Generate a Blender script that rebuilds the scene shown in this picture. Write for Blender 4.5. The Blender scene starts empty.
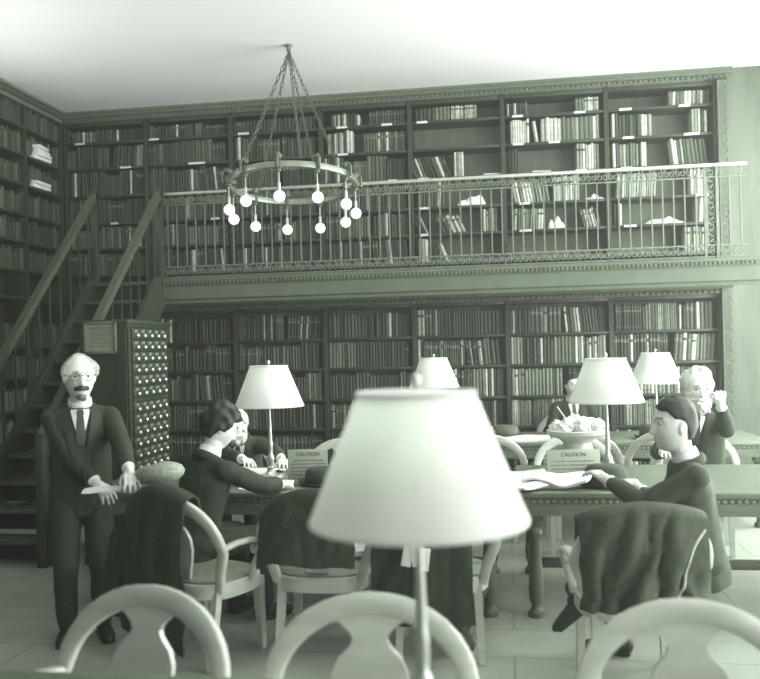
import bpy, bmesh, math, random
from mathutils import Vector, Matrix, Euler, noise
from mathutils.bvhtree import BVHTree
from math import sin, cos, pi, radians, sqrt, exp

random.seed(7)
SC = bpy.context.scene
COL = SC.collection

# ------------------------------------------------------------------ camera
F, RHO, TH, H = 850.0, radians(1.4), radians(8.5), 1.63
ct, st, cr, sr = cos(TH), sin(TH), cos(RHO), sin(RHO)
fwd = Vector((-st, ct, 0)); rgt = Vector((ct, st, 0)); upv = Vector((0, 0, 1))
cx_, cy_ = cr*rgt - sr*upv, sr*rgt + cr*upv
cam_d = bpy.data.cameras.new('camera'); cam = bpy.data.objects.new('camera', cam_d); COL.objects.link(cam)
m = Matrix((( cx_.x, cy_.x, -fwd.x, 0), (cx_.y, cy_.y, -fwd.y, 0), (cx_.z, cy_.z, -fwd.z, H), (0, 0, 0, 1)))
cam.matrix_world = m
cam_d.sensor_width = 36; cam_d.lens = 36*F/760; cam_d.shift_y = 10/760
cam_d.dof.use_dof = True; cam_d.dof.focus_distance = 6.5; cam_d.dof.aperture_fstop = 1.9
SC.camera = cam

# ------------------------------------------------------------------ world, lights, exposure
w = bpy.data.worlds.new('world'); SC.world = w; w.use_nodes = True
bg = w.node_tree.nodes['Background']; bg.inputs[0].default_value = (.90, 1.0, .86, 1); bg.inputs[1].default_value = .04
def area(name, loc, target, sx, sy, power, col=(.985, 1, .975), spread=pi):
    d = bpy.data.lights.new(name, 'AREA'); d.shape = 'RECTANGLE'; d.size = sx; d.size_y = sy; d.energy = power; d.color = col; d.spread = spread
    o = bpy.data.objects.new(name, d); COL.objects.link(o); o.location = loc
    o.rotation_euler = (Vector(target)-Vector(loc)).to_track_quat('-Z', 'Y').to_euler(); return o
WIN = [(-.6, 1.2), (2.2, 4.0), (5.0, 6.8), (7.3, 8.9)]      # openings in the right wall
WPOW = [140, 190, 300, 270]
for (a, b), p in zip(WIN, WPOW):
    area('window_daylight', (3.55, (a+b)/2, 2.25), (2.0, (a+b)/2, 2.1), b-a, 3.9, p)
area('rear_window_daylight', (-4.2, -2.2, 2.9), (-.6, 4.6, 1.0), 2.6, 2.6, 16)
area('ceiling_wash', (-1.8, 3.4, 2.75), (-2.5, 5.0, 4.54), 6.0, 3.6, 30)  # added uplight without a fixture, whitens the ceiling
area('ceiling_fill_left', (-5.0, 6.4, 3.6), (-3.0, 7.6, 4.54), 2.4, .6, 13, spread=radians(120))  # added fill for the dim ceiling corner, no window in this wall
FILM_FOG = .008
vs = SC.view_settings
vs.view_transform = 'Standard'; vs.look = 'None'; vs.exposure = 0.36; vs.gamma = 1.0; vs.use_curve_mapping = False

# ------------------------------------------------------------------ helpers
def at(x, y, s):
    dx, dy = x-380, y-339.5
    u = (dx*cr-dy*sr)/s; v = (dx*sr+dy*cr-10)/s; d = F/s
    return Vector((u*ct-d*st, u*st+d*ct, H-v))
def px(x, s, z):
    v = 10+(H-z)*s; dx = x-380; dy = (v-dx*sr)/cr
    return at(x, 339.5+dy, s)
def scale_at(p):
    return F/(-p[0]*st+p[1]*ct)

def tone(v):                                     # grey of a green-toned print
    return (v**1.06, v**.94, v**1.11, 1)
MATS = {}
def mat(name, v, rough=.6, metal=0., var=.12, scale=14., col=None, emit=0., stretch=None, bump=0., trans=0., spec=.5):
    if name in MATS: return MATS[name]
    m = bpy.data.materials.new(name); m.use_nodes = True
    nt = m.node_tree; b = nt.nodes['Principled BSDF']
    c = col or tone(v)
    tc = nt.nodes.new('ShaderNodeTexCoord'); mp = nt.nodes.new('ShaderNodeMapping')
    nz = nt.nodes.new('ShaderNodeTexNoise'); nz.inputs['Scale'].default_value = scale; nz.inputs['Detail'].default_value = 4
    rp = nt.nodes.new('ShaderNodeValToRGB')
    rp.color_ramp.elements[0].position = .3; rp.color_ramp.elements[1].position = .7
    rp.color_ramp.elements[0].color = tuple(k*(1-var) for k in c[:3])+(1,)
    rp.color_ramp.elements[1].color = tuple(min(1, k*(1+var)) for k in c[:3])+(1,)
    if stretch: mp.inputs['Scale'].default_value = stretch
    nt.links.new(tc.outputs['Object'], mp.inputs[0]); nt.links.new(mp.outputs[0], nz.inputs['Vector'])
    nt.links.new(nz.outputs['Fac'], rp.inputs[0]); nt.links.new(rp.outputs[0], b.inputs['Base Color'])
    b.inputs['Roughness'].default_value = rough; b.inputs['Metallic'].default_value = metal
    b.inputs['Specular IOR Level'].default_value = spec
    if emit:
        b.inputs['Emission Color'].default_value = c; b.inputs['Emission Strength'].default_value = emit
    if bump:
        bp = nt.nodes.new('ShaderNodeBump'); bp.inputs['Strength'].default_value = bump; bp.inputs['Distance'].default_value = .01
        nt.links.new(nz.outputs['Fac'], bp.inputs['Height']); nt.links.new(bp.outputs[0], b.inputs['Normal'])
    if trans:
        tr = nt.nodes.new('ShaderNodeBsdfTranslucent'); mx = nt.nodes.new('ShaderNodeMixShader'); mx.inputs[0].default_value = trans
        out = nt.nodes['Material Output']; nt.links.new(rp.outputs[0], tr.inputs[0])
        nt.links.new(b.outputs[0], mx.inputs[1]); nt.links.new(tr.outputs[0], mx.inputs[2]); nt.links.new(mx.outputs[0], out.inputs[0])
    MATS[name] = m; return m

class MB:
    def __init__(s): s.v = []; s.f = []; s.m = []
    def add(s, vs, fs, M=None, mi=0):
        k = len(s.v)
        s.v += [(M @ Vector(p)) if M is not None else Vector(p) for p in vs]
        s.f += [tuple(i+k for i in f) for f in fs]; s.m += [mi]*len(fs); return s
    def box(s, c, d, M=None, mi=0, bev=0.):
        x, y, z = (k/2 for k in d); cx, cy, cz = c
        if bev <= 0:
            vs = [(cx+a*x, cy+b*y, cz+e*z) for a in (-1, 1) for b in (-1, 1) for e in (-1, 1)]
            fs = [(0, 1, 3, 2), (4, 6, 7, 5), (0, 4, 5, 1), (2, 3, 7, 6), (0, 2, 6, 4), (1, 5, 7, 3)]
            return s.add(vs, fs, M, mi)
        bm = bmesh.new(); bmesh.ops.create_cube(bm, size=1)
        for q in bm.verts: q.co = Vector((cx+q.co.x*d[0], cy+q.co.y*d[1], cz+q.co.z*d[2]))
        bmesh.ops.bevel(bm, geom=bm.edges[:], offset=bev, segments=2, affect='EDGES', profile=.5)
        bm.verts.index_update(); s.add([q.co.copy() for q in bm.verts], [tuple(q.index for q in f.verts) for f in bm.faces], M, mi); bm.free(); return s
    def rings(s, rings, closed=False, caps=True, M=None, mi=0):
        n = len(rings[0]); vs = [p for r in rings for p in r]; fs = []
        K = len(rings)
        for i in range(K if closed else K-1):
            for j in range(n):
                a, b = i*n+j, i*n+(j+1) % n; c, d = ((i+1) % K)*n+(j+1) % n, ((i+1) % K)*n+j
                fs.append((a, b, c, d))
        if caps and not closed: fs += [tuple(range(n))[::-1], tuple((K-1)*n+j for j in range(n))]
        return s.add(vs, fs, M, mi)
    def tube(s, pts, rad, n=8, side=None, closed=False, caps=True, M=None, mi=0, sq=False):
        """rad: number, or one per point; each a number or (half width along side, half depth)"""
        pts = [Vector(p) for p in pts]; K = len(pts)
        if not isinstance(rad, list): rad = [rad]*K
        nrm = Vector(side) if side is not None else None; out = []
        for i, p in enumerate(pts):
            if closed: t = pts[(i+1) % K]-pts[i-1]
            else: t = pts[min(i+1, K-1)]-pts[max(i-1, 0)]
            t = t.normalized() if t.length > 1e-9 else Vector((0, 0, 1))
            if nrm is None: nrm = t.orthogonal().normalized()
            a = (nrm if side is None else Vector(side)); a = a-t*a.dot(t)
            a = a.normalized() if a.length > 1e-6 else t.orthogonal().normalized()
            nrm = a; b = t.cross(a)
            r = rad[i]; ra, rb = r if isinstance(r, tuple) else (r, r)
            if sq: ring = [p+a*ra*e+b*rb*g for e, g in ((1, 1), (-1, 1), (-1, -1), (1, -1))]
            else: ring = [p+a*ra*cos(2*pi*j/n)+b*rb*sin(2*pi*j/n) for j in range(n)]
            out.append(ring)
        return s.rings(out, closed, caps, M, mi)
    def lathe(s, prof, n=24, M=None, mi=0, c=(0, 0, 0), caps=True):
        return s.rings([[(c[0]+r*cos(2*pi*j/n), c[1]+r*sin(2*pi*j/n), c[2]+z) for j in range(n)] for r, z in prof], caps=caps, M=M, mi=mi)
    def ball(s, c, r, n=14, k=9, M=None, mi=0):
        rx, ry, rz = r if isinstance(r, (tuple, list)) else (r, r, r)
        R = []
        for i in range(k+1):
            a = -pi/2+pi*(i+.02 if i == 0 else i-.02 if i == k else i)/k
            R.append([(c[0]+rx*cos(a)*cos(2*pi*j/n), c[1]+ry*cos(a)*sin(2*pi*j/n), c[2]+rz*sin(a)) for j in range(n)])
        return s.rings(R, M=M, mi=mi)
    def caps(s, a, b, ra, rb, n=14, M=None):      # tapered capsule
        a, b = Vector(a), Vector(b); t = (b-a); L = t.length; t = t/L if L > 1e-6 else Vector((0, 0, 1))
        x = t.orthogonal().normalized(); y = t.cross(x); R = []
        for i in range(5):
            q = -pi/2+.03+(pi/2-.03)*i/4; R.append((a+t*ra*sin(q), ra*cos(q)))
        for i in range(5):
            q = (pi/2-.03)*i/4; R.append((b+t*rb*sin(q), rb*cos(q)))
        return s.rings([[p+x*r*cos(2*pi*j/n)+y*r*sin(2*pi*j/n) for j in range(n)] for p, r in R], M=M)
    def prism(s, poly, y0, y1, M=None, mi=0):     # polygon in XZ swept along Y
        n = len(poly)
        vs = [(x, y0, z) for x, z in poly]+[(x, y1, z) for x, z in poly]
        fs = [tuple(range(n)), tuple(range(2*n-1, n-1, -1))]+[(i, i+n, (i+1) % n+n, (i+1) % n) for i in range(n)]
        return s.add(vs, fs, M, mi)
    def grid(s, fn, nu, nv, thick=0., M=None, mi=0, closed_u=False):
        P = [[Vector(fn(i/(nu-1), j/(nv-1))) for i in range(nu)] for j in range(nv)]
        vs = [p for r in P for p in r]; fs = [(j*nu+i, j*nu+i+1, (j+1)*nu+i+1, (j+1)*nu+i) for j in range(nv-1) for i in range(nu-1)]
        if thick:
            N = []
            for j in range(nv):
                for i in range(nu):
                    du = P[j][min(i+1, nu-1)]-P[j][max(i-1, 0)]; dv = P[min(j+1, nv-1)][i]-P[max(j-1, 0)][i]
                    q = du.cross(dv); N.append(q.normalized() if q.length > 1e-12 else Vector((0, 0, 1)))
            k = len(vs); vs = vs+[p-n*thick for p, n in zip(vs, N)]
            fs += [tuple(i+k for i in f[::-1]) for f in fs]
            edge = [i for i in range(nu)]+[j*nu+nu-1 for j in range(1, nv)]+[(nv-1)*nu+i for i in range(nu-2, -1, -1)]+[j*nu for j in range(nv-2, 0, -1)]
            fs += [(edge[(i+1) % len(edge)], edge[i], edge[i]+k, edge[(i+1) % len(edge)]+k) for i in range(len(edge))]
        return s.add(vs, fs, M, mi)
    def mesh(s, name, mats, smooth=True, fix=True, angle=38):
        me = bpy.data.meshes.new(name); me.from_pydata([tuple(p) for p in s.v], [], s.f)
        for q in (mats if isinstance(mats, (list, tuple)) else [mats]): me.materials.append(q)
        me.polygons.foreach_set('material_index', s.m)
        if fix:
            bm = bmesh.new(); bm.from_mesh(me); bmesh.ops.recalc_face_normals(bm, faces=bm.faces); bm.to_mesh(me); bm.free()
        if smooth:
            me.polygons.foreach_set('use_smooth', [True]*len(me.polygons)); me.set_sharp_from_angle(angle=radians(angle))
        me.update(); return me
    def build(s, name, mats, parent=None, loc=None, rz=0, smooth=True, fix=True, angle=38):
        return put(name, s.mesh(name, mats, smooth, fix, angle), parent, loc, rz)
def put(name, me, parent=None, loc=None, rz=0):
    o = bpy.data.objects.new(name, me); COL.objects.link(o)
    if parent: o.parent = parent
    if loc is not None: o.location = loc
    o.rotation_euler = (0, 0, rz); return o
def tag(o, label, cat, group=None, kind=None):
    o['label'] = label; o['category'] = cat
    if group: o['group'] = group
    if kind: o['kind'] = kind
    return o
def thing(name, label, cat, loc=(0, 0, 0), rz=0, group=None):
    o = bpy.data.objects.new(name, None); COL.objects.link(o); o.location = loc; o.rotation_euler = (0, 0, rz); o.empty_display_size = .1
    return tag(o, label, cat, group)
def struct(o): o['kind'] = 'structure'; return o
def copy_tree(o, parent=None):
    c = o.copy(); COL.objects.link(c)
    if parent: c.parent = parent
    for ch in list(o.children): copy_tree(ch, c)
    return c
def T(x, y, z): return Matrix.Translation((x, y, z))
def R(a, ax): return Matrix.Rotation(a, 4, ax)

WOOD = mat('dark_oak', .033, .45, var=.25, scale=6, stretch=(1, 1, 6))
WOODB = mat('oak_back_panel', .13, .55, var=.15, scale=3, stretch=(4, 1, .5))
TRIM = mat('varnished_oak_trim', .105, .42, var=.12, scale=5)
IRON = mat('bronze_iron', .17, .5, metal=.25, var=.2)
PALE = mat('white_label', .75, .6, var=.04)
PLASTER = mat('white_plaster', .9, .9, var=.01, scale=2)

# ------------------------------------------------------------------ room shell
YW = 9.55; CEIL = 4.54; XR = 3.3; XL = -5.21
def floor_mat():
    m = mat('floor_stone', .36, .26, var=.12, scale=2.2)
    nt = m.node_tree; b = nt.nodes['Principled BSDF']
    br = nt.nodes.new('ShaderNodeTexBrick'); br.inputs['Scale'].default_value = 1.0
    br.inputs['Brick Width'].default_value = .9; br.inputs['Row Height'].default_value = .45; br.inputs['Mortar Size'].default_value = .006
    br.inputs['Mortar'].default_value = tone(.27)
    src = b.inputs['Base Color'].links[0].from_socket
    tc = nt.nodes['Texture Coordinate']
    nt.links.new(tc.outputs['Object'], br.inputs['Vector'])
    nt.links.new(src, br.inputs['Color1']); nt.links.new(src, br.inputs['Color2']); nt.links.new(br.outputs[0], b.inputs['Base Color'])
    return m
struct(MB().box((-1, 4.5, -.05), (9.4, 15, .1)).build('floor', floor_mat(), smooth=False))
struct(MB().box((-1, 4.5, CEIL+.05), (9.4, 15, .1)).build('ceiling', PLASTER, smooth=False))
struct(MB().box((-.95, 10.05, 2.27), (9.3, .1, 4.54)).build('wall_back', WOOD, smooth=False))
struct(MB().box((XL-.45, 4.5, 2.27), (.1, 11.2, 4.54)).build('wall_left', WOOD, smooth=False))
b = MB(); ys = [-3.0]+[k for ab in WIN for k in ab]+[10.0]
for i in range(0, len(ys), 2): b.box((XR+.1, (ys[i]+ys[i+1])/2, 2.27), (.2, ys[i+1]-ys[i], 4.54))
for a, c in WIN: b.box((XR+.1, (a+c)/2, .15), (.2, c-a, .3)); b.box((XR+.1, (a+c)/2, 4.37), (.2, c-a, .34))
struct(b.build('wall_right', PLASTER, smooth=False))
for i, (a, c) in enumerate(WIN):
    b = MB()
    for y in (a+.03, (a+c)/2, c-.03): b.box((XR+.12, y, 2.25), (.06, .05, 3.9))
    for z in (.33, 1.3, 2.25, 3.2, 4.17): b.box((XR+.12, (a+c)/2, z), (.06, c-a, .05))
    struct(b.build('window_%d' % (i+1), TRIM, smooth=False))
# added scattering volume that lifts dark tones, standing in for film fog
hz = bpy.data.materials.new('film_fog_scatter'); hz.use_nodes = True; nt = hz.node_tree; nt.nodes.remove(nt.nodes['Principled BSDF'])
vo = nt.nodes.new('ShaderNodeVolumeScatter'); vo.inputs['Color'].default_value = (.94, 1, .90, 1); vo.inputs['Density'].default_value = FILM_FOG; vo.inputs['Anisotropy'].default_value = .2
nt.links.new(vo.outputs[0], nt.nodes['Material Output'].inputs['Volume'])
o = MB().box((-.96, 3.75, 2.27), (8.4, 12.4, 4.5)).build('film_fog_veil', hz, smooth=False); struct(o)
# cornice under the ceiling with a row of carved beads
def moulding(mb, prof, x0, x1, y):                  # prof: list (out from wall, z), swept along X
    mb.add([(x, y-o, z) for x in (x0, x1) for o, z in prof],
           [(i, i+1, i+1+len(prof), i+len(prof)) for i in range(len(prof)-1)]+[tuple(range(len(prof))), tuple(range(2*len(prof)-1, len(prof)-1, -1))])
XE = 2.38
b = MB(); moulding(b, [(-.3, 4.43), (.0, 4.43), (.02, 4.44), (.02, 4.47), (.06, 4.485), (.06, 4.50), (.09, 4.52), (.09, 4.54), (-.3, 4.54)], XL, XE+.05, YW)
x = XL+.05
while x < XE: b.box((x, YW-.032, 4.458), (.028, .03, .022)); x += .055
struct(b.build('trim_1', mat('cornice_oak', .14, .5), smooth=False))
b = MB()
for o, z0, z1 in ((.0, 4.43, 4.47), (.05, 4.47, 4.51), (.09, 4.51, 4.54)): b.box((XL-.15+o/2, 7.0, (z0+z1)/2), (.3+o, 5.1, z1-z0))
struct(b.build('trim_2', MATS['cornice_oak'], smooth=False))
# gallery slab and its moulded fascia
YG = 8.6; GX0 = -3.6
b = MB(); b.box(((GX0+XE)/2, (YG+YW)/2+.05, 2.31), (XE-GX0, YW-YG+.06, .16))
b.box(((XL+GX0)/2, 9.15, 2.31), (GX0-XL, .78, .16))
struct(b.build('floor_gallery', WOOD, smooth=False))
b = MB(); moulding(b, [(-.08, 2.17), (.0, 2.17), (.0, 2.20), (.03, 2.215), (.03, 2.345), (.045, 2.36), (.07, 2.40), (.07, 2.43), (-.08, 2.43)], GX0-.03, XE+.04, YG)
x = GX0
while x < XE: b.ball((x, YG-.062, 2.378), (.014, .016, .018), 6, 4); x += .042
struct(b.build('trim_3', TRIM, smooth=False))
b = MB(); moulding(b, [(-.05, 2.14), (.05, 2.14), (.06, 2.17), (.11, 2.20), (.13, 2.235), (-.05, 2.235)], GX0-.6, XE, YW)
x = GX0
while x < XE: b.box((x, YW-.085, 2.158), (.03, .04, .028)); x += .06
struct(b.build('trim_4', MATS['varnished_oak_trim'], smooth=False))
# carved pilaster at the end of the cases
def scroll(mb, c, r, ax, az, turns=1.2, tr=.006, n=14, flip=1, y=0):
    pts = []
    for i in range(n):
        q = i/(n-1); a = q*turns*2*pi*flip+ (pi/2); rr = r*(1-.75*q)
        pts.append((c[0]+ax*rr*cos(a), c[1]+y, c[2]+az*rr*sin(a)))
    mb.tube(pts, tr, 5)
b = MB(); b.box((XE-.055, YW+.05, 2.2), (.11, .3, 4.4))
for z0, z1 in ((.15, 2.1), (2.5, 4.35)):
    z = z0
    while z < z1:
        scroll(b, (XE-.055, YW-.1, z), .04, 1, 1, 1.3, .007, 12, 1); scroll(b, (XE-.055, YW-.1, z+.055), .04, 1, 1, 1.3, .007, 12, -1); z += .11
struct(b.build('trim_5', TRIM, smooth=False))
b = MB(); b.box(((XE+XR)/2, YW+.12, 2.27), (XR-XE, .3, 4.54)); struct(b.build('trim_6', WOODB, smooth=False))

# ------------------------------------------------------------------ bookcases and books
UX = [XL, -4.17, -3.13, -2.06, -1.03, .01, 1.13, 2.27]
UPZ = [4.19, 3.88, 3.55, 3.22, 2.92, 2.60]; LOZ = [1.77, 1.43, 1.08, .74, .40, .10]
ORD = 'first second third fourth fifth sixth seventh eighth ninth tenth eleventh twelfth thirteenth fourteenth fifteenth sixteenth seventeenth eighteenth nineteenth twentieth'.split()
TENS = {2: 'twenty', 3: 'thirty', 4: 'forty', 5: 'fifty'}
def ordinal(n):
    if n <= 20: return ORD[n-1]
    if n % 10 == 0: return {3: 'thirtieth', 4: 'fortieth', 5: 'fiftieth', 2: 'twentieth'}[n//10]
    return TENS[n//10]+'-'+ORD[n % 10-1]
BAY = ['corner bay by the stair', 'second bay from the corner', 'third bay from the corner', 'bay behind the chandelier', 'third bay from carved pilaster', 'second bay from carved pilaster', 'bay beside carved pilaster']
BAY = ['corner bay', 'second bay from corner', 'third bay from corner', 'middle bay', 'third bay from pilaster', 'second bay from pilaster', 'bay beside pilaster']
DEP = .30
def bookcase(i, level):
    x0, x1 = UX[i], UX[i+1]; zs = UPZ if level == 'upper' else LOZ
    top, bot = (4.44, 2.42) if level == 'upper' else (2.16, 0.0)
    t = thing('bookcase', ('dark oak gallery bookcase above the balcony rail, ' if level == 'upper' else 'dark oak bookcase below the gallery, ')+BAY[i], 'bookcase', ((x0+x1)/2, YW, bot), 0, 'bookcases on the gallery' if level == 'upper' else 'bookcases under the gallery')
    hw = (x1-x0)/2; L = lambda z: z-bot
    MB().box((0, DEP+.01, (top-bot)/2), (2*hw, .02, top-bot)).build('back_panel', WOODB, t, smooth=False)
    for s in (-1, 1):
        MB().box((s*(hw-.012), DEP/2-.004, (top-bot)/2), (.024, DEP+.008, top-bot), bev=.003).build('upright', WOOD, t)
    b = MB().box((0, DEP/2, L(top)-.03), (2*hw-.05, DEP, .06), bev=.004); b.build('top_rail', WOOD, t)
    for z in zs:
        sh = MB().box((0, DEP/2, L(z)-.014), (2*hw-.05, DEP-.004, .028), bev=.003).build('shelf', WOOD, t)
    return t
cases = {}
for i in range(7):
    for lv in ('upper', 'lower'): cases[i, lv] = bookcase(i, lv)
# white shelf label strips, as in the picture: (level, bay, row, fraction, width)
for lv, i, r, f, wd in [('upper', 6, 0, .18, .13), ('upper', 6, 0, .72, .12), ('upper', 6, 1, .2, .12), ('upper', 6, 1, .78, .16), ('upper', 6, 2, .18, .12), ('upper', 6, 3, .86, .14), ('upper', 6, 4, .2, .13),
        ('upper', 5, 0, .15, .12), ('upper', 5, 1, .15, .12), ('upper', 5, 1, .5, .12), ('upper', 5, 3, .2, .12), ('upper', 5, 4, .2, .13), ('upper', 5, 0, .75, .12), ('upper', 5, 2, .75, .12),
        ('upper', 4, 0, .14, .12), ('upper', 4, 2, .14, .12), ('upper', 4, 3, .14, .1), ('upper', 4, 4, .13, .1), ('upper', 3, 0, .25, .12), ('upper', 3, 1, .25, .12), ('upper', 3, 2, .8, .1), ('upper', 3, 0, .75, .12),
        ('upper', 2, 0, .15, .13), ('upper', 1, 0, .1, .12), ('upper', 1, 1, .6, .2), ('upper', 0, 1, .75, .14), ('upper', 0, 0, .2, .12), ('upper', 1, 3, .8, .1), ('upper', 0, 3, .6, .1), ('lower', 4, 3, .8, .1)]:
    x0, x1 = UX[i], UX[i+1]; t = cases[i, lv]; bot = 2.42 if lv == 'upper' else 0.; z = (UPZ if lv == 'upper' else LOZ)[r]
    MB().box(((f-.5)*(x1-x0), -.004, z-bot-.013), (wd, .006, .024)).build('label_strip', PALE, t, smooth=False)

BT = [('near-black', .030), ('dark', .042), ('dark', .055), ('dusky', .075), ('mid-toned', .11), ('mid-toned', .16), ('light', .27), ('pale', .50)]
BM = [mat('book_cloth_%d' % k, v, .6, var=.22, scale=20) for k, (_, v) in enumerate(BT)]
GILT = mat('book_gilt', .17, .5, var=.2)
def book_shape(mb, x, w_, d, h, y, z, M=None, mi=0, gi=None, bands=()):
    """spine towards -Y at y; x is the centre"""
    n = 5; ring = []
    for j in range(n):
        a = -1+2*j/(n-1); ring.append((x+a*w_/2, y+.30*w_*(a*a)))
    ring += [(x+w_/2, y+d), (x-w_/2, y+d)]
    mb.rings([[(p, q, z) for p, q in ring], [(p, q, z+h) for p, q in ring]], M=M, mi=mi)
    for b0, b1 in bands:
        vs = []
        for p, q in ring[:n]: vs += [(p, q-.0012, z+h*b0), (p, q-.0012, z+h*b1)]
        mb.add(vs, [(2*j, 2*j+2, 2*j+3, 2*j+1) for j in range(n-1)], M, gi if gi is not None else mi)
BANDS = [(), ((.72, .82),), ((.12, .14), (.7, .78), (.86, .88)), ((.15, .17), (.32, .34), (.5, .52), (.68, .70), (.84, .86))]
# which stretches of each shelf hold books: (from, to, lean degrees, chance of a pale spine)
SPEC = {('upper', 6, 0): [(.58, .98, 2, .35)], ('upper', 6, 1): [(.03, .44, 0, .35), (.80, .98, 0, .4)], ('upper', 6, 2): [(.03, .30, 0, .1), (.31, .37, 0, 1), (.62, .98, -6, .3)],
        ('upper', 6, 3): [(.06, .45, 3, .3), (.78, .95, 0, .6)], ('upper', 6, 4): [(.03, .13, 0, .2), (.8, .97, 4, .1)], ('upper', 6, 5): [(.7, .95, 0, .1)],
        ('upper', 5, 0): [(.02, .24, 0, .15), (.72, .98, 0, .3)], ('upper', 5, 1): [(.05, .25, 0, .5), (.31, .36, -8, 1), (.37, .98, 0, .4)], ('upper', 5, 2): [(.03, .14, 0, .2), (.72, .98, 0, .45)],
        ('upper', 5, 3): [(.08, .45, -10, .3), (.48, .75, 0, .5)], ('upper', 5, 4): [(.04, .38, 3, .4), (.78, .97, -14, .5)], ('upper', 5, 5): [],
        ('upper', 4, 0): [(.03, .44, 0, .1), (.45, .74, 0, .7)], ('upper', 4, 1): [], ('upper', 4, 2): [(.03, .46, -20, .1), (.47, .58, 0, .7)], ('upper', 4, 3): [(.05, .38, 2, .3)],
        ('upper', 4, 4): [(.06, .16, -24, .1), (.32, .62, -26, .4), (.78, .97, 0, .4)], ('upper', 4, 5): [(.03, .16, 0, .3), (.3, .42, -20, .2)],
        ('upper', 3, 0): [(.1, .45, 0, .3), (.55, .98, 0, .1)], ('upper', 3, 1): [(.05, .35, 0, .3), (.48, .98, 0, .2)], ('lower', 6, 0): [(.02, .78, 0, .06), (.8, .98, 0, .15)]}
random.seed(11)
books = []
for lv in ('upper', 'lower'):
    for i in range(7):
        x0, x1 = UX[i]+.028, UX[i+1]-.028
        zs = UPZ if lv == 'upper' else LOZ
        for r, z in enumerate(zs):
            clear = (([4.38]+UPZ)[r]-z-.03) if lv == 'upper' else (([2.10]+LOZ)[r]-z-.03)
            sp = SPEC.get((lv, i, r))
            if sp is None:
                g = random.random()
                sp = [(.0, .98, 0, .03 if i < 4 else .1)] if g < .6 else [(.0, .55, 0, .04), (.57, .98, random.choice((0, -5, 4)), .05)]
            k = 0
            for a, e, lean, pale in sp:
                x = x0+(x1-x0)*a; xe = x0+(x1-x0)*e
                series = None
                while x < xe-.012:
                    if series is None or random.random() < .16:
                        pw = random.uniform(.017, .045); ph = random.uniform(.86 if i > 3 else .78, .99); bi = random.choice([0, 0, 1, 1, 2, 2, 3, 4, 4, 5] if i > 3 else [0, 0, 1, 1, 1, 2, 2, 3, 4])
                        if i > 4 and random.random() < .3: bi = random.choice((4, 5, 6))
                        bd = random.choice((0, 0, 0, 0, 0, 1, 1, 2)); series = True
                    q = bi if random.random() > .25 else max(0, min(5, bi+random.choice((-1, 1))))
                    if random.random() < pale*1.25+(.07 if i > 3 else 0): q = random.choice((6, 7, 7))
                    w_ = pw*random.uniform(.85, 1.15); h = min(.97, ph*random.uniform(.96, 1.03))*clear
                    if x+w_ > xe: break
                    la = radians(lean+random.uniform(-.8, .8)) if lean else 0
                    if abs(lean) > 8: h *= .86
                    k += 1
                    books.append(dict(lv=lv, bay=i, row=r, k=k, x=x+w_/2, w=w_, h=h, z=z+.001, d=random.uniform(.14, .19), y=YW+.025+random.uniform(0, .02), la=la, q=q, bd=bd))
                    x += (w_/cos(la) if la else w_)+.0012+(abs(sin(la))*.02)
# the 300 that show largest stay single books; what lamps and readers cover is ranked down
def proj(p):
    u = p[0]*ct+p[1]*st; d = -p[0]*st+p[1]*ct; v = (H-p[2])*F/d+10; u = u*F/d
    return 380+u*cr+v*sr, 339.5-u*sr+v*cr, F/d
HID = [(345, 380, 500, 560), (238, 366, 302, 412), (572, 358, 645, 410), (632, 352, 672, 382), (200, 402, 330, 520), (415, 358, 456, 390), (560, 366, 585, 420), (640, 366, 730, 500), (40, 350, 168, 640), (0, 0, 62, 679), (728, 0, 760, 679), (0, 425, 760, 679)]
for q in books:
    X, Y, s = proj((q['x'], q['y'], q['z']+q['h']/2)); q['area'] = q['w']*q['h']*s*s
    if any(a < X < c and b_ < Y < d for a, b_, c, d in HID): q['area'] *= .05
books.sort(key=lambda q: -q['area'])
NB = 300
unit = {}
def lean_m(q):
    c = Vector((q['x'], 0, q['z'])); return T(c.x, 0, c.z) @ R(q['la'], 'Y') @ T(-c.x, 0, -c.z) if q['la'] else None
for q in books[:NB]:
    key = (q['q'], q['bd'])
    if key not in unit:
        b = MB(); book_shape(b, 0, .03, .16, .25, 0, 0, None, 0, 1, BANDS[q['bd']]); unit[key] = b.mesh('book', [BM[q['q']], GILT if q['q'] < 6 else BM[1]], angle=50)
    o = bpy.data.objects.new('book', unit[key]); COL.objects.link(o)
    o.location = (q['x'], q['y'], q['z']+(abs(sin(q['la']))*q['w']/2)); o.rotation_euler = (0, q['la'], 0); o.scale = (q['w']/.03, q['d']/.16, q['h']/.25)
    tw = ('slim ' if q['w'] < .022 else 'thick ' if q['w'] > .038 else '')
    tag(o, '%s%s %sbook, %s along %s %s shelf, %s' % (tw, BT[q['q']][0], 'leaning ' if abs(q['la']) > .08 else '', ordinal(q['k']), ORD[q['row']], 'gallery' if q['lv'] == 'upper' else 'lower', BAY[q['bay']]), 'book', 'books on the %s shelves' % ('gallery' if q['lv'] == 'upper' else 'lower'))
b = MB()
for q in books[NB:]:
    book_shape(b, q['x'], q['w'], q['d'], q['h'], q['y'], q['z']+abs(sin(q['la']))*q['w']/2, lean_m(q), q['q'], 8 if q['q'] < 6 else 1, BANDS[q['bd']])
tag(b.build('books', BM+[GILT], angle=50), 'rows of dark bound books filling the other shelves of the room', 'books', kind='stuff')
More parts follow.
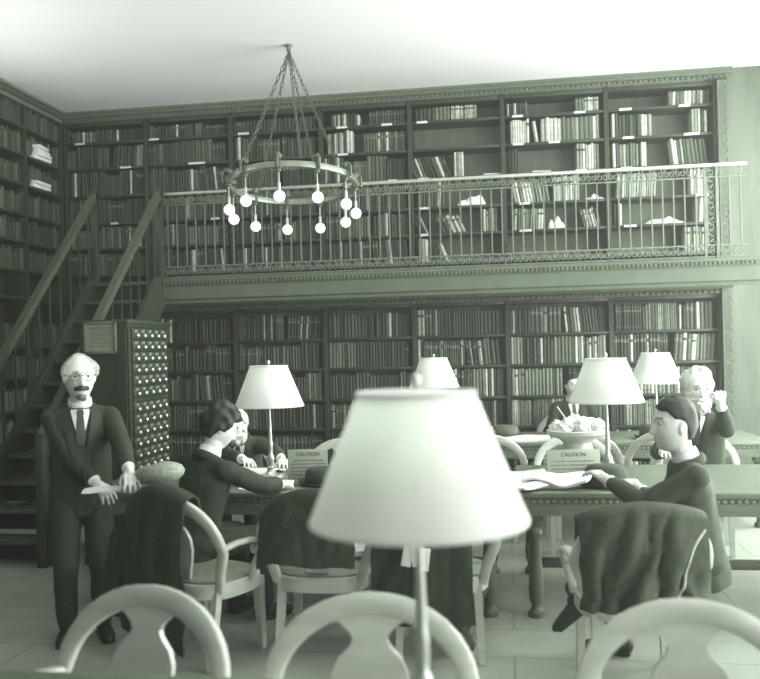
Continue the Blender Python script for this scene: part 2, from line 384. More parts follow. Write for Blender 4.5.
# loose papers and flat books on the gallery shelves
def crumple(name, label, loc, sx, sy, sz, m_, seed=0, n=12):
    def fn(u, v):
        p = Vector(((u-.5)*sx, (v-.5)*sy, 0)); e = min(1, 4*u, 4*(1-u), 5*v, 5*(1-v))
        k = .5+.7*noise.noise(Vector((u*4+seed, v*3, seed*1.7)))
        return (p.x*(.9+.1*e), p.y, .004+sz*max(0, k)*e)
    b = MB().grid(fn, n, n, .003); return tag(b.build(name, m_, None, loc, angle=60), label, 'paper')
PAPER = mat('paper', .78, .7, var=.05)
crumple('paper_bundle', 'crumpled pale papers lying on gallery shelf behind the railing, third bay from pilaster', (-.35, YW+.12, UPZ[3]), .36, .2, .16, PAPER, 1)
crumple('paper_bundle', 'loose white papers spilling along gallery shelf behind railing, bay beside pilaster', (1.72, YW+.12, UPZ[4]), .48, .2, .10, PAPER, 2)
crumple('paper_bundle', 'crumpled white paper wad between books, second bay from pilaster', (.58, YW+.12, UPZ[4]), .22, .18, .2, PAPER, 5)
crumple('paper_bundle', 'white papers lying flat on shelf at bay upright, second bay from pilaster', (.99, YW+.12, UPZ[3]), .24, .2, .08, PAPER, 8)
for x, r, l in ((.42, 2, 'flat white pamphlet lying on empty third gallery shelf, second bay from pilaster'), (-.12, 2, 'flat pale pamphlet lying on third gallery shelf, third bay from pilaster')):
    tag(MB().box((0, 0, .008), (.2, .17, .016), bev=.003).build('pamphlet', PAPER, None, (x, YW+.11, UPZ[r]), .1), l, 'pamphlet')
# case along the left wall, seen at the edge
t = thing('bookcase', 'dark oak wall bookcase at right angles to the long book wall, in the corner', 'bookcase', (XL, 8.75, 0))
MB().box((-.31, -.05, 2.2), (.02, 1.6, 4.4)).build('back_panel', WOOD, t, smooth=False)
for y in (-.82, -.02, .76): MB().box((-.15, y, 2.2), (.3, .03, 4.4), bev=.003).build('upright', WOOD, t)
for z in UPZ+[2.3]+LOZ:
    MB().box((-.15, -.03, z-.014), (.296, 1.55, .028)).build('shelf', WOOD, t, smooth=False)
random.seed(5)
b = MB()
for z in UPZ+LOZ:
    y = -.8
    while y < .70:
        w_ = random.uniform(.02, .045); h = random.uniform(.18, .25); q = random.choice((0, 1, 1, 2, 3, 4))
        b.box((XL-.12, 8.75+y+w_/2, z+h/2), (.17, w_*.96, h), mi=q); y += w_+.001
        if abs(y+.03) < .05: y += .06
b.build('books', BM, smooth=False)
o = bpy.data.objects['books.001']; tag(o, 'dark books filling the corner bookcase on the short wall', 'books', kind='stuff')
for z, y, l in ((3.88, 9.05, 'white box file and papers on a shelf of the corner wall bookcase'), (3.55, 9.02, 'small white papers stacked on the shelf below box file in corner bookcase')):
    b = MB()
    for k in range(4 if z > 3.7 else 2): b.box((-.10+.012*(k % 2), .015*(k % 3), .02+.042*k), (.24, .34-.03*k, .036), R(.05*(k-1), 'Z'), bev=.004)
    tag(b.build('paper_bundle', PAPER, None, (XL+.0, y, z)), l, 'paper')

# ------------------------------------------------------------------ gallery railing
t = thing('gallery_railing', 'wrought iron gallery railing with scrollwork bands along the balcony edge', 'railing', (0, YG+.02, 2.43))
L0, L1 = GX0, XE-.06
MB().box(((L0+L1)/2, 0, .905), (L1-L0, .055, .03), bev=.006).build('top_rail', mat('rail_cap', .42, .4, metal=.2), t)
b = MB()
for z in (.79, .13, .02): b.box(((L0+L1)/2, 0, z), (L1-L0, .018, .014))
b.build('cross_rail', IRON, t, smooth=False)
for nm, z in (('upper_scrollwork', .845), ('lower_scrollwork', .075)):
    b = MB(); x = L0+.05; k = 0
    while x < L1-.03:
        scroll(b, (x-.02, 0, z), .045, .6, 1, 1.25, .0055, 11, 1); scroll(b, (x+.025, 0, z), .045, .6, 1, 1.25, .0055, 11, -1); x += .105
    b.build(nm, IRON, t)
n = 57
bal = MB().box((0, 0, .46), (.013, .013, .66), bev=.002).mesh('baluster', IRON)
for i in range(n):
    put('baluster', bal, t, (L0+.06+(L1-L0-.12)*i/(n-1), 0, 0))
b = MB()
PE = 1.985
for x in (PE+.055, PE-.055): b.box((x, 0, .46), (.022, .03, .92))
z = .1
while z < .86: scroll(b, (PE, 0, z), .045, .9, .9, 1.3, .006, 11, 1); scroll(b, (PE, 0, z+.05), .045, .9, .9, 1.3, .006, 11, -1); z += .105
b.build('end_panel', IRON, t)

# ------------------------------------------------------------------ staircase
SX0, SX1 = -4.33, -3.6
t = thing('staircase', 'steep dark wooden staircase with sloping handrails climbing to the gallery', 'staircase', ((SX0+SX1)/2, YG-2.4, 0))
TREAD = mat('stair_tread', .07, .4)
hw = (SX1-SX0)/2
for k in range(12):
    MB().box((0, .2*k+.11, .2*(k+1)-.02), (2*hw-.04, .24, .035), bev=.006).build('tread', TREAD, t)
for k in range(12): MB().box((0, .2*k+.2, .2*k+.09), (2*hw-.04, .02, .18)).build('riser', WOOD, t, smooth=False)
for s in (-1, 1):
    MB().add([(s*hw+e, y, z) for e in (-.02, .02) for y, z in ((-.05, 0), (.2, 0), (2.4, 2.15), (2.4, 2.45), (2.2, 2.45), (-.05, .22))],
             [(0, 1, 2, 3, 4, 5), (11, 10, 9, 8, 7, 6)]+[(i, (i+1) % 6, (i+1) % 6+6, i+6) for i in range(6)]).build('stringer', WOOD, t, smooth=False)
    MB().tube([(s*hw, -.05, 1.0), (s*hw, 2.36, 3.36)], [(.035, .03)]*2, side=(1, 0, 0), sq=True).build('handrail', mat('stair_rail', .07, .35), t, smooth=False)
    MB().box((s*hw, -.05, .52), (.08, .08, 1.04), bev=.008).build('newel_post', WOOD, t)
    MB().box((s*hw, 2.35, 2.9), (.07, .07, 1.0), bev=.008).build('newel_post', WOOD, t)
    for k in range(11):
        MB().box((s*hw, .2*k+.2, .2*k+.72), (.016, .016, .95)).build('baluster', WOOD, t, smooth=False)

# ------------------------------------------------------------------ card catalogue cabinet
CX, CY0, CY1, CZ = -2.91, 6.24, 7.02, 1.93
CAT = mat('catalogue_oak', .024, .5, var=.2, scale=5, stretch=(1, 1, 5))
t = thing('card_catalogue', 'tall wooden card catalogue cabinet full of small knobbed drawers', 'cabinet', (CX-.2, (CY0+CY1)/2, 0))
hy = (CY1-CY0)/2
b = MB(); b.box((0, 0, .96), (.38, 2*hy, 1.85)); b.build('body', CAT, t, smooth=False)
b = MB(); b.box((0, 0, CZ-.035), (.43, 2*hy+.05, .035), bev=.006); b.box((0, 0, CZ-.065), (.40, 2*hy+.02, .03), bev=.004); b.build('cornice', CAT, t)
MB().box((.005, 0, .04), (.40, 2*hy+.03, .08), bev=.006).build('plinth', CAT, t)
b = MB()
for y in (-hy+.03, hy-.03): b.box((.0, y, .98), (.40, .05, 1.76))
for x in (-.15, .15): b.box((x, -hy-.004, .98), (.07, .02, 1.76))
for z in (.14, 1.8): b.box((0, -hy-.004, z), (.228, .02, .1))
b.build('face_frame', CAT, t, smooth=False)
DRW = mat('catalogue_drawer', .032, .45, var=.2); KN = mat('brass_knob', .8, .35, metal=.3, var=.05)
dw = (2*hy-.12)/5
dm = MB().box((0, 0, 0), (.025, dw-.012, .080), bev=.004).mesh('drawer', DRW)
km = MB().lathe([(.004, 0), (.004, .012), (.013, .016), (.014, .024), (.006, .03)], 10, M=R(pi/2, 'Y')).mesh('knob', KN)
lm = MB().box((0, 0, 0), (.004, .055, .024)).mesh('label_holder', mat('card_label', .16, .5), smooth=False)
for r in range(12):
    z = CZ-.13-.092*r-(.03 if r > 5 else 0)
    for c in range(5):
        d = put('drawer', dm, t, (.198, -hy+.06+dw*(c+.5), z)); put('knob', km, d, (.011, 0, -.012)); put('label_holder', lm, d, (.0135, 0, .022))
b = MB(); b.box((.197, 0, CZ-.13-.092*5.5-.015), (.02, 2*hy-.1, .03)); b.build('reference_ledge', CAT, t, smooth=False)
for c in range(2): MB().box((.196, (-.5+c)*(hy-.03), .40), (.02, hy-.06, .46), bev=.006).build('cupboard_door', CAT, t)
# framed notice on its side
ft = thing('framed_notice', 'small framed printed notice hung on the side of the card catalogue', 'notice', (CX-.215, CY0-.018, 1.775))
b = MB()
for z in (-.115, .115): b.box((0, -.01, z), (.27, .024, .022), bev=.004)
for x in (-.124, .124): b.box((x, -.01, 0), (.022, .024, .25), bev=.004)
b.build('frame', mat('notice_frame', .12, .4), ft)
MB().box((0, -.004, 0), (.24, .006, .22)).build('paper_sheet', mat('notice_paper', .22, .6), ft, smooth=False)
b = MB(); random.seed(2)
for k in range(8):
    x = -.085
    while x < .08:
        l = random.uniform(.008, .022); b.box((x+l/2, -.0078, .075-.02*k), (l, .0012, .005 if k else .009)); x += l+.006
b.build('print_lines', mat('faded_ink', .06, .7), ft, smooth=False)

# ------------------------------------------------------------------ reading tables
TBL = mat('table_oak', .15, .35, var=.18, scale=5, stretch=(1, 6, 6)); TBLD = mat('table_leg_oak', .09, .4, var=.2)
def table(label, x0, x1, y0, y1, nlegs=2, ah=.105):
    L, W = (x1-x0), (y1-y0)
    t = thing('reading_table', label, 'table', ((x0+x1)/2, (y0+y1)/2, 0), 0, 'long oak reading tables')
    MB().box((0, 0, .7425), (L, W, .035), bev=.008).build('tabletop', TBL, t)
    b = MB()
    for s in (-1, 1):
        b.box((0, s*(W/2-.035), .7245-ah/2), (L-.06, .03, ah)); b.box((s*(L/2-.035), 0, .7245-ah/2), (.03, W-.06, ah))
    b.build('apron', TBL, t, smooth=False)
    for s in (-1, 1):
        b = MB(); x = -L/2+.05
        while x < L/2-.04: b.ball((x, s*(W/2-.018), .705), (.02, .010, .013), 8, 5); x += .04
        b.build('carved_edge', TBL, t)
    prof = [(.052, .0), (.052, .03), (.035, .045), (.03, .07), (.042, .10), (.046, .16), (.036, .34), (.030, .47), (.044, .50), (.044, .52), (.032, .54), (.05, .57), (.05, .60)]
    for k in range(nlegs):
        x = -L/2+.10+(L-.2)*k/(nlegs-1)
        for s in (-1, 1):
            b = MB(); b.lathe(prof, 14, c=(x, s*(W/2-.10), 0)); b.box((x, s*(W/2-.10), .63), (.10, .10, .10), bev=.004); b.build('leg', TBLD, t)
    b = MB(); b.box((0, 0, .20), (L-.2, .09, .05), bev=.006)
    for k in range(nlegs): b.box((-L/2+.10+(L-.2)*k/(nlegs-1), 0, .20), (.06, W-.2, .05), bev=.006)
    b.build('stretcher', TBLD, t); return t
table('long oak reading table with turned legs under the lamp beside the card catalogue', -2.75, -.04, 5.1, 6.3)
table('long oak reading table holding newspapers and the lamp nearest the pale pot', .04, 2.3, 5.1, 6.3)
table('long oak reading table standing close to the bookcases with newspaper on it', -1.45, 2.25, 7.72, 8.72, 3)
table('reading table edge under the big blurred lamp, chairs pushed against it', -1.75, 1.45, 1.2, 2.2, 2, .045)

# ------------------------------------------------------------------ table lamps
BRASS = mat('lamp_brass', .50, .3, metal=.6, var=.12)
SHADE = mat('shade_parchment', .80, .75, var=.05, scale=5, trans=.35)
SHIN = mat('shade_cover', .88, .7, var=.03)
def lamp_proto(label, loc):
    t = thing('table_lamp', label, 'lamp', loc, 0, 'shaded reading table lamps')
    MB().lathe([(.0, 0), (.09, 0), (.092, .008), (.085, .018), (.05, .026), (.03, .045), (.022, .06)], 28).build('base', BRASS, t)
    MB().lathe([(.022, .055), (.030, .07), (.018, .085), (.021, .105), (.028, .128), (.022, .15), (.014, .168), (.0165, .20), (.0175, .235), (.013, .262), (.0125, .30), (.0085, .42), (.007, .47), (.006, .60), (.0, .60)], 20).build('stem', BRASS, t)
    b = MB(); n = 48; out = [(.24, .492), (.241, .498), (.236, .507), (.131, .768), (.134, .774), (.131, .778)]; inn = [(.126, .772), (.231, .507), (.236, .492)]
    b.rings([[(r*cos(2*pi*j/n), r*sin(2*pi*j/n), z) for j in range(n)] for r, z in out+inn], closed=True)
    b.build('lamp_shade', SHADE, t, angle=50)
    b = MB()
    for k in range(3):
        a = 2*pi*k/3; b.tube([(0, 0, .765), (.128*cos(a), .128*sin(a), .765)], .003, 5)
    b.build('shade_spider', BRASS, t)
    MB().lathe([(.0, .764), (.128, .764), (.128, .770), (.05, .779), (.0, .781)], 32).build('shade_cover', SHIN, t)
    MB().lathe([(.004, .765), (.005, .785), (.013, .795), (.011, .81), (.0, .818)], 12).build('finial', BRASS, t)
    MB().ball((0, 0, .62), (.028, .028, .04), 12, 8).build('bulb', mat('lamp_bulb', .9, .3, emit=2.0), t)
    return t
LAMPS = [((-.20, 1.85), 'big lamp with blurred parchment shade standing in front of everything else'),
         ((-1.64, 5.72), 'table lamp with parchment shade above the two bent reading men'),
         ((.63, 5.68), 'table lamp with parchment shade beside the caution card and newspapers'),
         ((1.37, 8.25), 'small distant table lamp shining before the books behind the old bearded man'),
         ((-.70, 8.16), 'distant table lamp whose shade peeks over the big blurred shade')]
lp = lamp_proto(LAMPS[0][1], LAMPS[0][0]+(.76,))
for (x, y), l in LAMPS[1:]:
    c = copy_tree(lp); c.location = (x, y, .76); c['label'] = l
for (x, y), l in LAMPS:
    d = bpy.data.lights.new('lamp_glow', 'POINT'); d.energy = 3.0; d.shadow_soft_size = .05; d.color = (.95, 1, .93)
    o = bpy.data.objects.new('lamp_glow', d); COL.objects.link(o); o.location = (x, y, .76+.69)

# ------------------------------------------------------------------ chandelier
t = thing('chandelier', 'ring chandelier hung by chains with white globe bulbs', 'chandelier', (-1.98, 7.86, 0))
ZR = 3.215; RR = .60; tilt = Matrix.Translation((0, 0, ZR)) @ Matrix.Rotation(radians(-6.2), 4, (ct, st, 0))
CH = mat('chandelier_bronze', .28, .35, metal=.5, var=.15); CHD = mat('chandelier_chain', .13, .5, metal=.3, var=.15); GLOBE = mat('opal_globe', .88, .35, var=.01, emit=.75)
n = 48
b = MB(); b.rings([[tilt @ Vector(((RR+a*.020)*cos(2*pi*j/n), (RR+a*.020)*sin(2*pi*j/n), e*.026)) for a, e in ((1, 1), (1.3, 0), (1, -1), (-1, -1), (-1.3, 0), (-1, 1))] for j in range(n)], closed=True)
b.build('ring', CH, t)
MB().lathe([(.0, CEIL-.07), (.02, CEIL-.065), (.022, CEIL-.03), (.035, CEIL-.01), (.036, CEIL)], 16, c=(0, 0, 0)).build('ceiling_hook', CHD, t)
NBR = 11
for k in range(NBR):
    a = 2*pi*(k+.35)/NBR; P = tilt @ Vector((RR*cos(a), RR*sin(a), 0)); o_ = Vector((cos(a), sin(a), 0))
    b = MB()
    b.tube([P+Vector((0, 0, .085))-o_*.03, P+Vector((0, 0, .10))+o_*.02, P+o_*.055+Vector((0, 0, .06)), P+o_*.055-Vector((0, 0, .03))], .013, 7)
    b.ball(P+Vector((0, 0, .075)), (.035, .035, .03), 9, 6); b.box(P, (.06, .06, .075), bev=.01); b.ball(P-Vector((0, 0, .05)), (.026, .026, .02), 9, 6)
    br = b.build('bracket', CHD, t)
    Q = P+o_*.0
    b = MB(); b.tube([Q-Vector((0, 0, .05)), Q-Vector((0, 0, .17))], .005, 6); b.tube([Q-Vector((0, 0, .16)), Q-Vector((0, 0, .235))], .014, 8); b.build('socket', mat('socket_pale', .5, .4), br)
    MB().ball(Q-Vector((0, 0, .28)), .052, 18, 12).build('globe', GLOBE, br)
top = Vector((0, 0, CEIL-.07))
for ang in (138, 238, -32, 76, 292):
    a = radians(ang); P = tilt @ Vector((RR*cos(a), RR*sin(a), .06)); b = MB(); D = P-top; Lc = D.length; D.normalize()
    x = D.orthogonal().normalized(); y = D.cross(x); nl = int(Lc/.055)
    for k in range(nl):
        c = top+D*(Lc*(k+.5)/nl); e = x if k % 2 else y
        b.tube([c+D*.033*sin(q*2*pi/8)+e*.014*cos(q*2*pi/8) for q in range(8)], .0052, 4, closed=True)
    b.build('chain', CHD, t)

# ------------------------------------------------------------------ armchairs
CHW = mat('chair_oak', .50, .32, var=.10, scale=6, stretch=(1, 1, 4)); CHS = mat('chair_seat', .22, .4, var=.15)
def chair_proto():
    t = thing('reading_chair', 'x', 'chair', (0, 0, 0), 0, 'oak horseshoe-back reading chairs')
    # seat: rounded D
    def outline(k, ins): 
        a = 2*pi*k/40; x = (.255-ins)*cos(a); y = (.235-ins)*sin(a); e = abs(cos(a))**.5
        return (math.copysign((.255-ins)*abs(cos(a))**.7, cos(a)), math.copysign((.235-ins)*abs(sin(a))**.7, sin(a)))
    MB().rings([[outline(k, i)+(z,) for k in range(40)] for i, z in ((.03, .42), (.012, .425), (.012, .445), (.03, .455))]).build('seat', CHS, t)
    MB().rings([[outline(k, i)+(z,) for k in range(40)] for i, z in ((.0, .355), (-.004, .36), (-.004, .428), (.006, .436), (.03, .436), (.035, .355))], closed=True).build('seat_rail', CHW, t)
    # horseshoe back
    pts = [(-.225, -.165, .40), (-.25, -.19, .50)]; rad = [(.026, .018)]*2
    for k in range(21):
        a = pi-pi*k/20; pts.append((.295*cos(a), -.215-.085*sin(a)**.8, .615+.255*sin(a)**.9)); rad.append((.028+.007*sin(a), .017))
    pts += [(.25, -.19, .50), (.225, -.165, .40)]; rad += [(.026, .018)]*2
    b = MB(); R_ = []
    for i, p in enumerate(pts):
        p = Vector(p); tt = (Vector(pts[min(i+1, len(pts)-1)])-Vector(pts[max(i-1, 0)])).normalized(); nn = Vector((0, 1, .25)).normalized(); nn = (nn-tt*nn.dot(tt)).normalized(); sd = tt.cross(nn)
        a_, c_ = rad[i]; R_.append([p+sd*a_*u+nn*c_*v for u, v in ((1, .6), (.75, 1), (-.75, 1), (-1, .6), (-1, -.6), (-.75, -1), (.75, -1), (1, -.6))])
    b.rings(R_); b.build('back_frame', CHW, t, angle=50)
    # vase splat
    pr = [(.455, .055), (.50, .07), (.56, .095), (.62, .112), (.68, .112), (.72, .095), (.755, .06), (.775, .052), (.795, .062), (.815, .085), (.835, .12), (.85, .15)]
    def yb(z): return -.195-.10*max(0, min(1, (z-.45)/.42))**.9
    b = MB(); n = len(pr)
    for s, o in ((1, .0), (-1, .018)):
        pass
    vs = []
    for z, hw_ in pr: vs += [(-hw_, yb(z)-.009, z), (hw_, yb(z)-.009, z), (hw_, yb(z)+.009, z), (-hw_, yb(z)+.009, z)]
    b.rings([vs[4*k:4*k+4] for k in range(n)]); b.build('splat', CHW, t, angle=30)
    for s in (-1, 1):
        P = [(s*.288, -.225, .63), (s*.30, -.12, .648), (s*.30, .0, .645), (s*.30, .06, .625), (s*.295, .085, .58), (s*.285, .07, .535), (s*.272, .05, .49), (s*.258, .05, .42)]
        arm = MB().tube(P, [(.022, .016), (.026, .016), (.03, .016), (.026, .016), (.022, .016), (.02, .016), (.02, .016), (.022, .018)], 8, side=(1, 0, 0)).build('arm', CHW, t)
        MB().tube([(s*.292-.018, .048, .585), (s*.292+.018, .048, .585)], .028, 14).build('arm_scroll', CHW, arm)
        MB().tube([(s*.205, .17, .40), (s*.21, .185, .0)], [(.024, .024), (.017, .017)], side=(1, 0, 0), sq=True).build('leg', CHW, t, smooth=False)
        MB().tube([(s*.20, -.165, .40), (s*.215, -.24, .0)], [(.022, .022), (.017, .017)], side=(1, 0, 0), sq=True).build('leg', CHW, t, smooth=False)
    return t
cp = chair_proto(); first = [True]
def chair(label, x, y, rz):
    c = cp if first[0] else copy_tree(cp); first[0] = False
    c.location = (x, y, 0); c.rotation_euler = (0, 0, radians(rz)); c['label'] = label; return c
def front(x, s, z, back, rz):                       # chair whose back centre stands at pixel column x, scale s
    p = px(x, s, z); a = radians(rz); return p.x+sin(a)*-back, p.y+cos(a)*back
# row at the nearest table, facing us with the seats under the table
x, y = front(373, 338, .8, 0, 0); chair('pale oak armchair back directly behind the stem of the big lamp', x, y-.27, 182)
x, y = front(128, 318, .8, 0, 0); chair('pale oak armchair back before the standing man, turned aside', x, y-.27, 166)
x, y = front(694, 358, .8, 0, 0); chair('bright oak armchair back in front of the young man draped coat', x, y-.27, 184)
# middle tables, near side
CC1 = px(209, 183, .45).xy; CC3 = px(440, 184, .45).xy; CC4 = px(630, 207, .45).xy
CCOAT = chair('oak armchair with scroll arm under the dark haired reader, coat over its back', *CC1, -22)
CDARK = chair('oak armchair hung with black coat beside the dark haired reader', -1.02, 4.60, 0)
CHID = chair('oak armchair of the reader hidden behind the big lamp', *CC3, 3)
CYOUNG = chair('oak armchair with rumpled coat where the young man sits sideways', *CC4, 6)
# middle tables, far side (facing us)
chair('oak armchair behind left table caution card, its curved rail showing', *px(338, 126, .45).xy, 180)
chair('oak armchair across the right table, half hidden by the big shade edge', *px(462, 128, .45).xy, 178)
chair('oak armchair across the right table, behind its caution card', *px(578, 128, .45).xy, 182)
chair('oak armchair under the old bearded man', *px(700, 128, .45).xy, 172)
chair('oak armchair under the bowed white haired reader', *px(232, 122, .45).xy, 186)
# far table, near side
for xx, l in ((490, 'distant oak chair whose bent back shows beside the big shade, before newspaper table'), (582, 'distant oak chair behind the pale pot, facing the bookcase table'), (660, 'distant oak chair behind the young man head, facing the bookcase table')):
    chair(l, *px(xx, 116, .45).xy, 0)
chair('distant oak chair against the bookcases under the man half hidden by lamp shade', *px(568, 95, .45).xy, 180)

# ------------------------------------------------------------------ things on the tables
CARD = mat('card_grey', .34, .7, var=.04)
def text_mesh(body, size, ex=.0006):
    cu = bpy.data.curves.new('t', 'FONT'); cu.body = body; cu.size = size; cu.align_x = 'CENTER'; cu.extrude = ex
    o = bpy.data.objects.new('t', cu); COL.objects.link(o); bpy.context.view_layer.update()
    me = bpy.data.meshes.new_from_object(o.evaluated_get(bpy.context.evaluated_depsgraph_get())); bpy.data.objects.remove(o); return me
INK = mat('printing_ink', .03, .7, var=.05)
def caution(label, loc, rz, w_=.33, h=.205):
    t = thing('caution_card', label, 'sign', loc, rz, 'caution cards on the reading tables')
    M = R(radians(-10), 'X')
    b = MB(); b.box((0, 0, h/2), (w_, .008, h), M, bev=.002); b.build('card', CARD, t)
    b = MB(); b.box((0, 0, h*.40), (w_*.5, .004, h*.78), T(0, .115, 0) @ R(radians(28), 'X')); b.build('strut', CARD, t, smooth=False)
    me = text_mesh('CAUTION', .036); me.materials.append(INK)
    me.transform(M @ T(0, -.0052, h-.045) @ R(pi/2, 'X')); put('lettering', me, t)
    b = MB(); random.seed(4)
    for k in range(5):
        x = -w_*.42+(.02 if k == 0 else 0)
        while x < w_*.4:
            l = random.uniform(.012, .03); b.box((min(x+l/2, w_*.43), -.0048, h-.075-.024*k), (l, .0012, .006), M); x += l+.007
    b.build('print_lines', mat('grey_ink', .10, .7), t, smooth=False); return t
p = px(308, 148, .76); caution('grey caution card propped on the table behind the black bowler hat', (p.x, p.y, .762), radians(6), .27)
p = px(575, 158, .76); caution('pale caution card propped on the table between pot and newspapers', (p.x, p.y, .762), radians(8), .34)
FELT = mat('hat_felt', .04, .8, var=.2)
def hat(name, label, loc, rz, r=.105, h=.11, brim=.045, m_=None, rx=0):
    t = thing(name, label, 'hat', loc, rz); m_ = m_ or FELT
    n = 28
    MB().rings([[(q*cos(2*pi*j/n)*(1), q*sin(2*pi*j/n)*1.18, z) for j in range(n)] for q, z in ((r, .012), (r*.99, h*.5), (r*.9, h*.82), (r*.7, h*.97), (r*.3, h), (.004, h*.985))]).build('crown', m_, t, angle=70)
    MB().rings([[(q*cos(2*pi*j/n), q*sin(2*pi*j/n)*1.18, z+.02*(cos(2*pi*j/n)**2)*(q-r)/max(brim, .01)) for j in range(n)] for q, z in ((r*.95, .004), (r+brim*.7, .002), (r+brim, .010), (r+brim, .016), (r+brim*.6, .009), (r*.95, .014))], closed=True).build('brim', m_, t, angle=70)
    MB().lathe([(r*1.012, .013), (r*1.012, .042), (r*.99, .042), (r*.99, .013)], n, M=Matrix.Diagonal((1, 1.18, 1, 1))).build('hat_band', mat('hat_ribbon', .02, .5), t)
    return t
p = px(321, 153, .76); hat('bowler_hat', 'black bowler hat resting on the table before its caution card', (p.x, p.y, .762), .3)
p = px(606, 163, .76); hat('felt_hat', 'dark soft felt hat on the table at the elbow of the young man', (p.x, p.y, .762), 1.3, .115, .13, .06)
p = px(506, 105, .76); hat('felt_hat', 'grey felt hat on the bookcase table behind the newspaper', (p.x, 8.2, .762), 1.4, .11, .12, .055, mat('hat_grey', .10, .8))
p = px(332, 108, .76); hat('bowler_hat', 'dark hat on the bookcase table behind the curved chair rail', (-1.22, 8.2, .762), 1.2, .105, .12, .05)
p = px(648, 106, .76); hat('felt_hat', 'dark crumpled hat at the foot of the small distant lamp', (p.x-.02, 8.0, .762), .2, .10, .13, .05)
def sheaf(label, loc, rz, w_, d, h, seed, m_=None, name='newspaper', fold=.02):
    def fn(u, v):
        return ((u-.5)*w_, (v-.5)*d, h+fold*noise.noise(Vector((u*2.3+seed, v*1.7, seed)))+fold*1.2*(1-abs(2*v-1))*u)
    b = MB().grid(fn, 14, 10, h); return tag(b.build(name, m_ or PAPER, None, loc, rz, angle=60), label, 'newspaper', 'loose newspapers on the reading tables')
p = px(540, 163, .76)
sheaf('folded newspaper at the bottom of the white heap on the right reading table', (p.x, 5.38, .764), .25, .44, .30, .018, 1)
sheaf('rumpled newspaper slid across the top of the white heap near table edge', (p.x+.12, 5.32, .80), -.35, .40, .27, .014, 4, fold=.04)
sheaf('narrow folded newspaper sticking out of the white heap towards table edge', (p.x-.02, 5.25, .784), .75, .36, .16, .012, 7)
sheaf('flat newspaper lying behind the heap, against the big shade edge', (px(508, 150, .76).x, 5.75, .764), .06, .5, .32, .014, 9)
p = px(510, 106, .76); sheaf('open white newspaper spread on the table before the bookcases', (p.x+.05, 7.95, .764), .03, .62, .34, .02, 3)
sheaf('white pages lying under the arm of the dark haired reader', (-1.55, 5.32, .764), .2, .34, .26, .012, 5, name='magazine')
sheaf('open page lying between lamp base and bowed reader', (-1.86, 5.95, .764), -.2, .42, .30, .012, 6, name='magazine')
sheaf('light paper lying on the seat edge before the black coat chair', (-.88, 4.78, .47), .1, .22, .20, .03, 8)
# pale wide-rimmed pot with crumpled paper and a pen
p = px(578, 146, .76)
t = thing('pottery_bowl', 'pale wide-rimmed pot heaped with crumpled white paper behind the caution card', 'pot', (p.x, p.y, .761))
MB().lathe([(.0, 0), (.07, 0), (.075, .015), (.085, .05), (.108, .10), (.112, .14), (.10, .18), (.092, .20), (.12, .225), (.175, .245), (.20, .262), (.205, .285), (.19, .29), (.17, .275), (.10, .25), (.0, .245)], 36).build('bowl', mat('pale_pottery', .52, .5, var=.05), t)
for k, (dx, dy, q) in enumerate(((-.07, -.02, .062), (.03, -.05, .058), (.10, .02, .062), (-.01, .06, .065), (-.13, .03, .05), (.14, -.03, .045))):
    b = MB(); bm = bmesh.new(); bmesh.ops.create_icosphere(bm, subdivisions=3, radius=1)
    for v in bm.verts:
        v.co *= q*(1+.45*noise.noise(v.co*2.2+Vector((k*3, 0, 0))))*Vector((1, 1, .8)).length/1.62
    bm.verts.index_update(); b.add([v.co+Vector((dx, dy, .30+.02*(k % 2))) for v in bm.verts], [tuple(v.index for v in f.verts) for f in bm.faces]); bm.free()
    tag(b.build('crumpled_paper', PAPER, None, t.location, angle=30), ['crumpled white paper ball at the near rim side of the pale pot', 'crumpled paper ball in front centre of the pale pot', 'large crumpled paper ball below lamp shade in the pale pot', 'largest crumpled paper ball at back of the pale pot', 'small crumpled paper ball on the rim of pale pot away from lamp', 'small crumpled paper ball on the pot rim next to lamp stem'][k], 'paper', 'crumpled papers in the pale pot')
tag(MB().tube([(-.05, -.03, .33), (-.13, -.06, .45)], .005, 6).build('pen', PALE, None, t.location), 'thin white pen sticking out of the pale pot', 'pen')

# ------------------------------------------------------------------ people
def remesh(mb, voxel, it=4, fac=.5, disp=0., dscale=9., name='body', mats=None, seed=0):
    me = mb.mesh('tmp', [], smooth=False); o = bpy.data.objects.new('tmp', me); COL.objects.link(o)
    r = o.modifiers.new('r', 'REMESH'); r.mode = 'VOXEL'; r.voxel_size = voxel
    if it: s = o.modifiers.new('s', 'SMOOTH'); s.factor = fac; s.iterations = it
    dg = bpy.context.evaluated_depsgraph_get(); dg.update()
    out = bpy.data.meshes.new_from_object(o.evaluated_get(dg)); out.name = name
    bpy.data.objects.remove(o); bpy.data.meshes.remove(me)
    if disp:
        for v in out.vertices:
            n_ = noise.noise(v.co*dscale+Vector((seed, 0, 0)))+.6*noise.noise(Vector((v.co.x*dscale*2, v.co.y*dscale*2, v.co.z*dscale*.8+seed)))
            v.co += v.normal*disp*n_
    out.materials.clear()
    for q in (mats if isinstance(mats, list) else [mats]): out.materials.append(q)
    out.polygons.foreach_set('use_smooth', [True]*len(out.polygons)); out.update(); return out
def ik(a, b, l1, l2, hint):
    a, b = Vector(a), Vector(b); d = b-a; L = min(d.length, (l1+l2)*.995); d.normalize(); b = a+d*L
    c = (l1*l1+L*L-l2*l2)/(2*L); h = sqrt(max(0, l1*l1-c*c)); n_ = Vector(hint); n_ = n_-d*n_.dot(d)
    n_ = n_.normalized() if n_.length > 1e-6 else d.orthogonal().normalized()
    return a+d*c+n_*h, b
def g(x, s): return exp(-(x/s)**2)
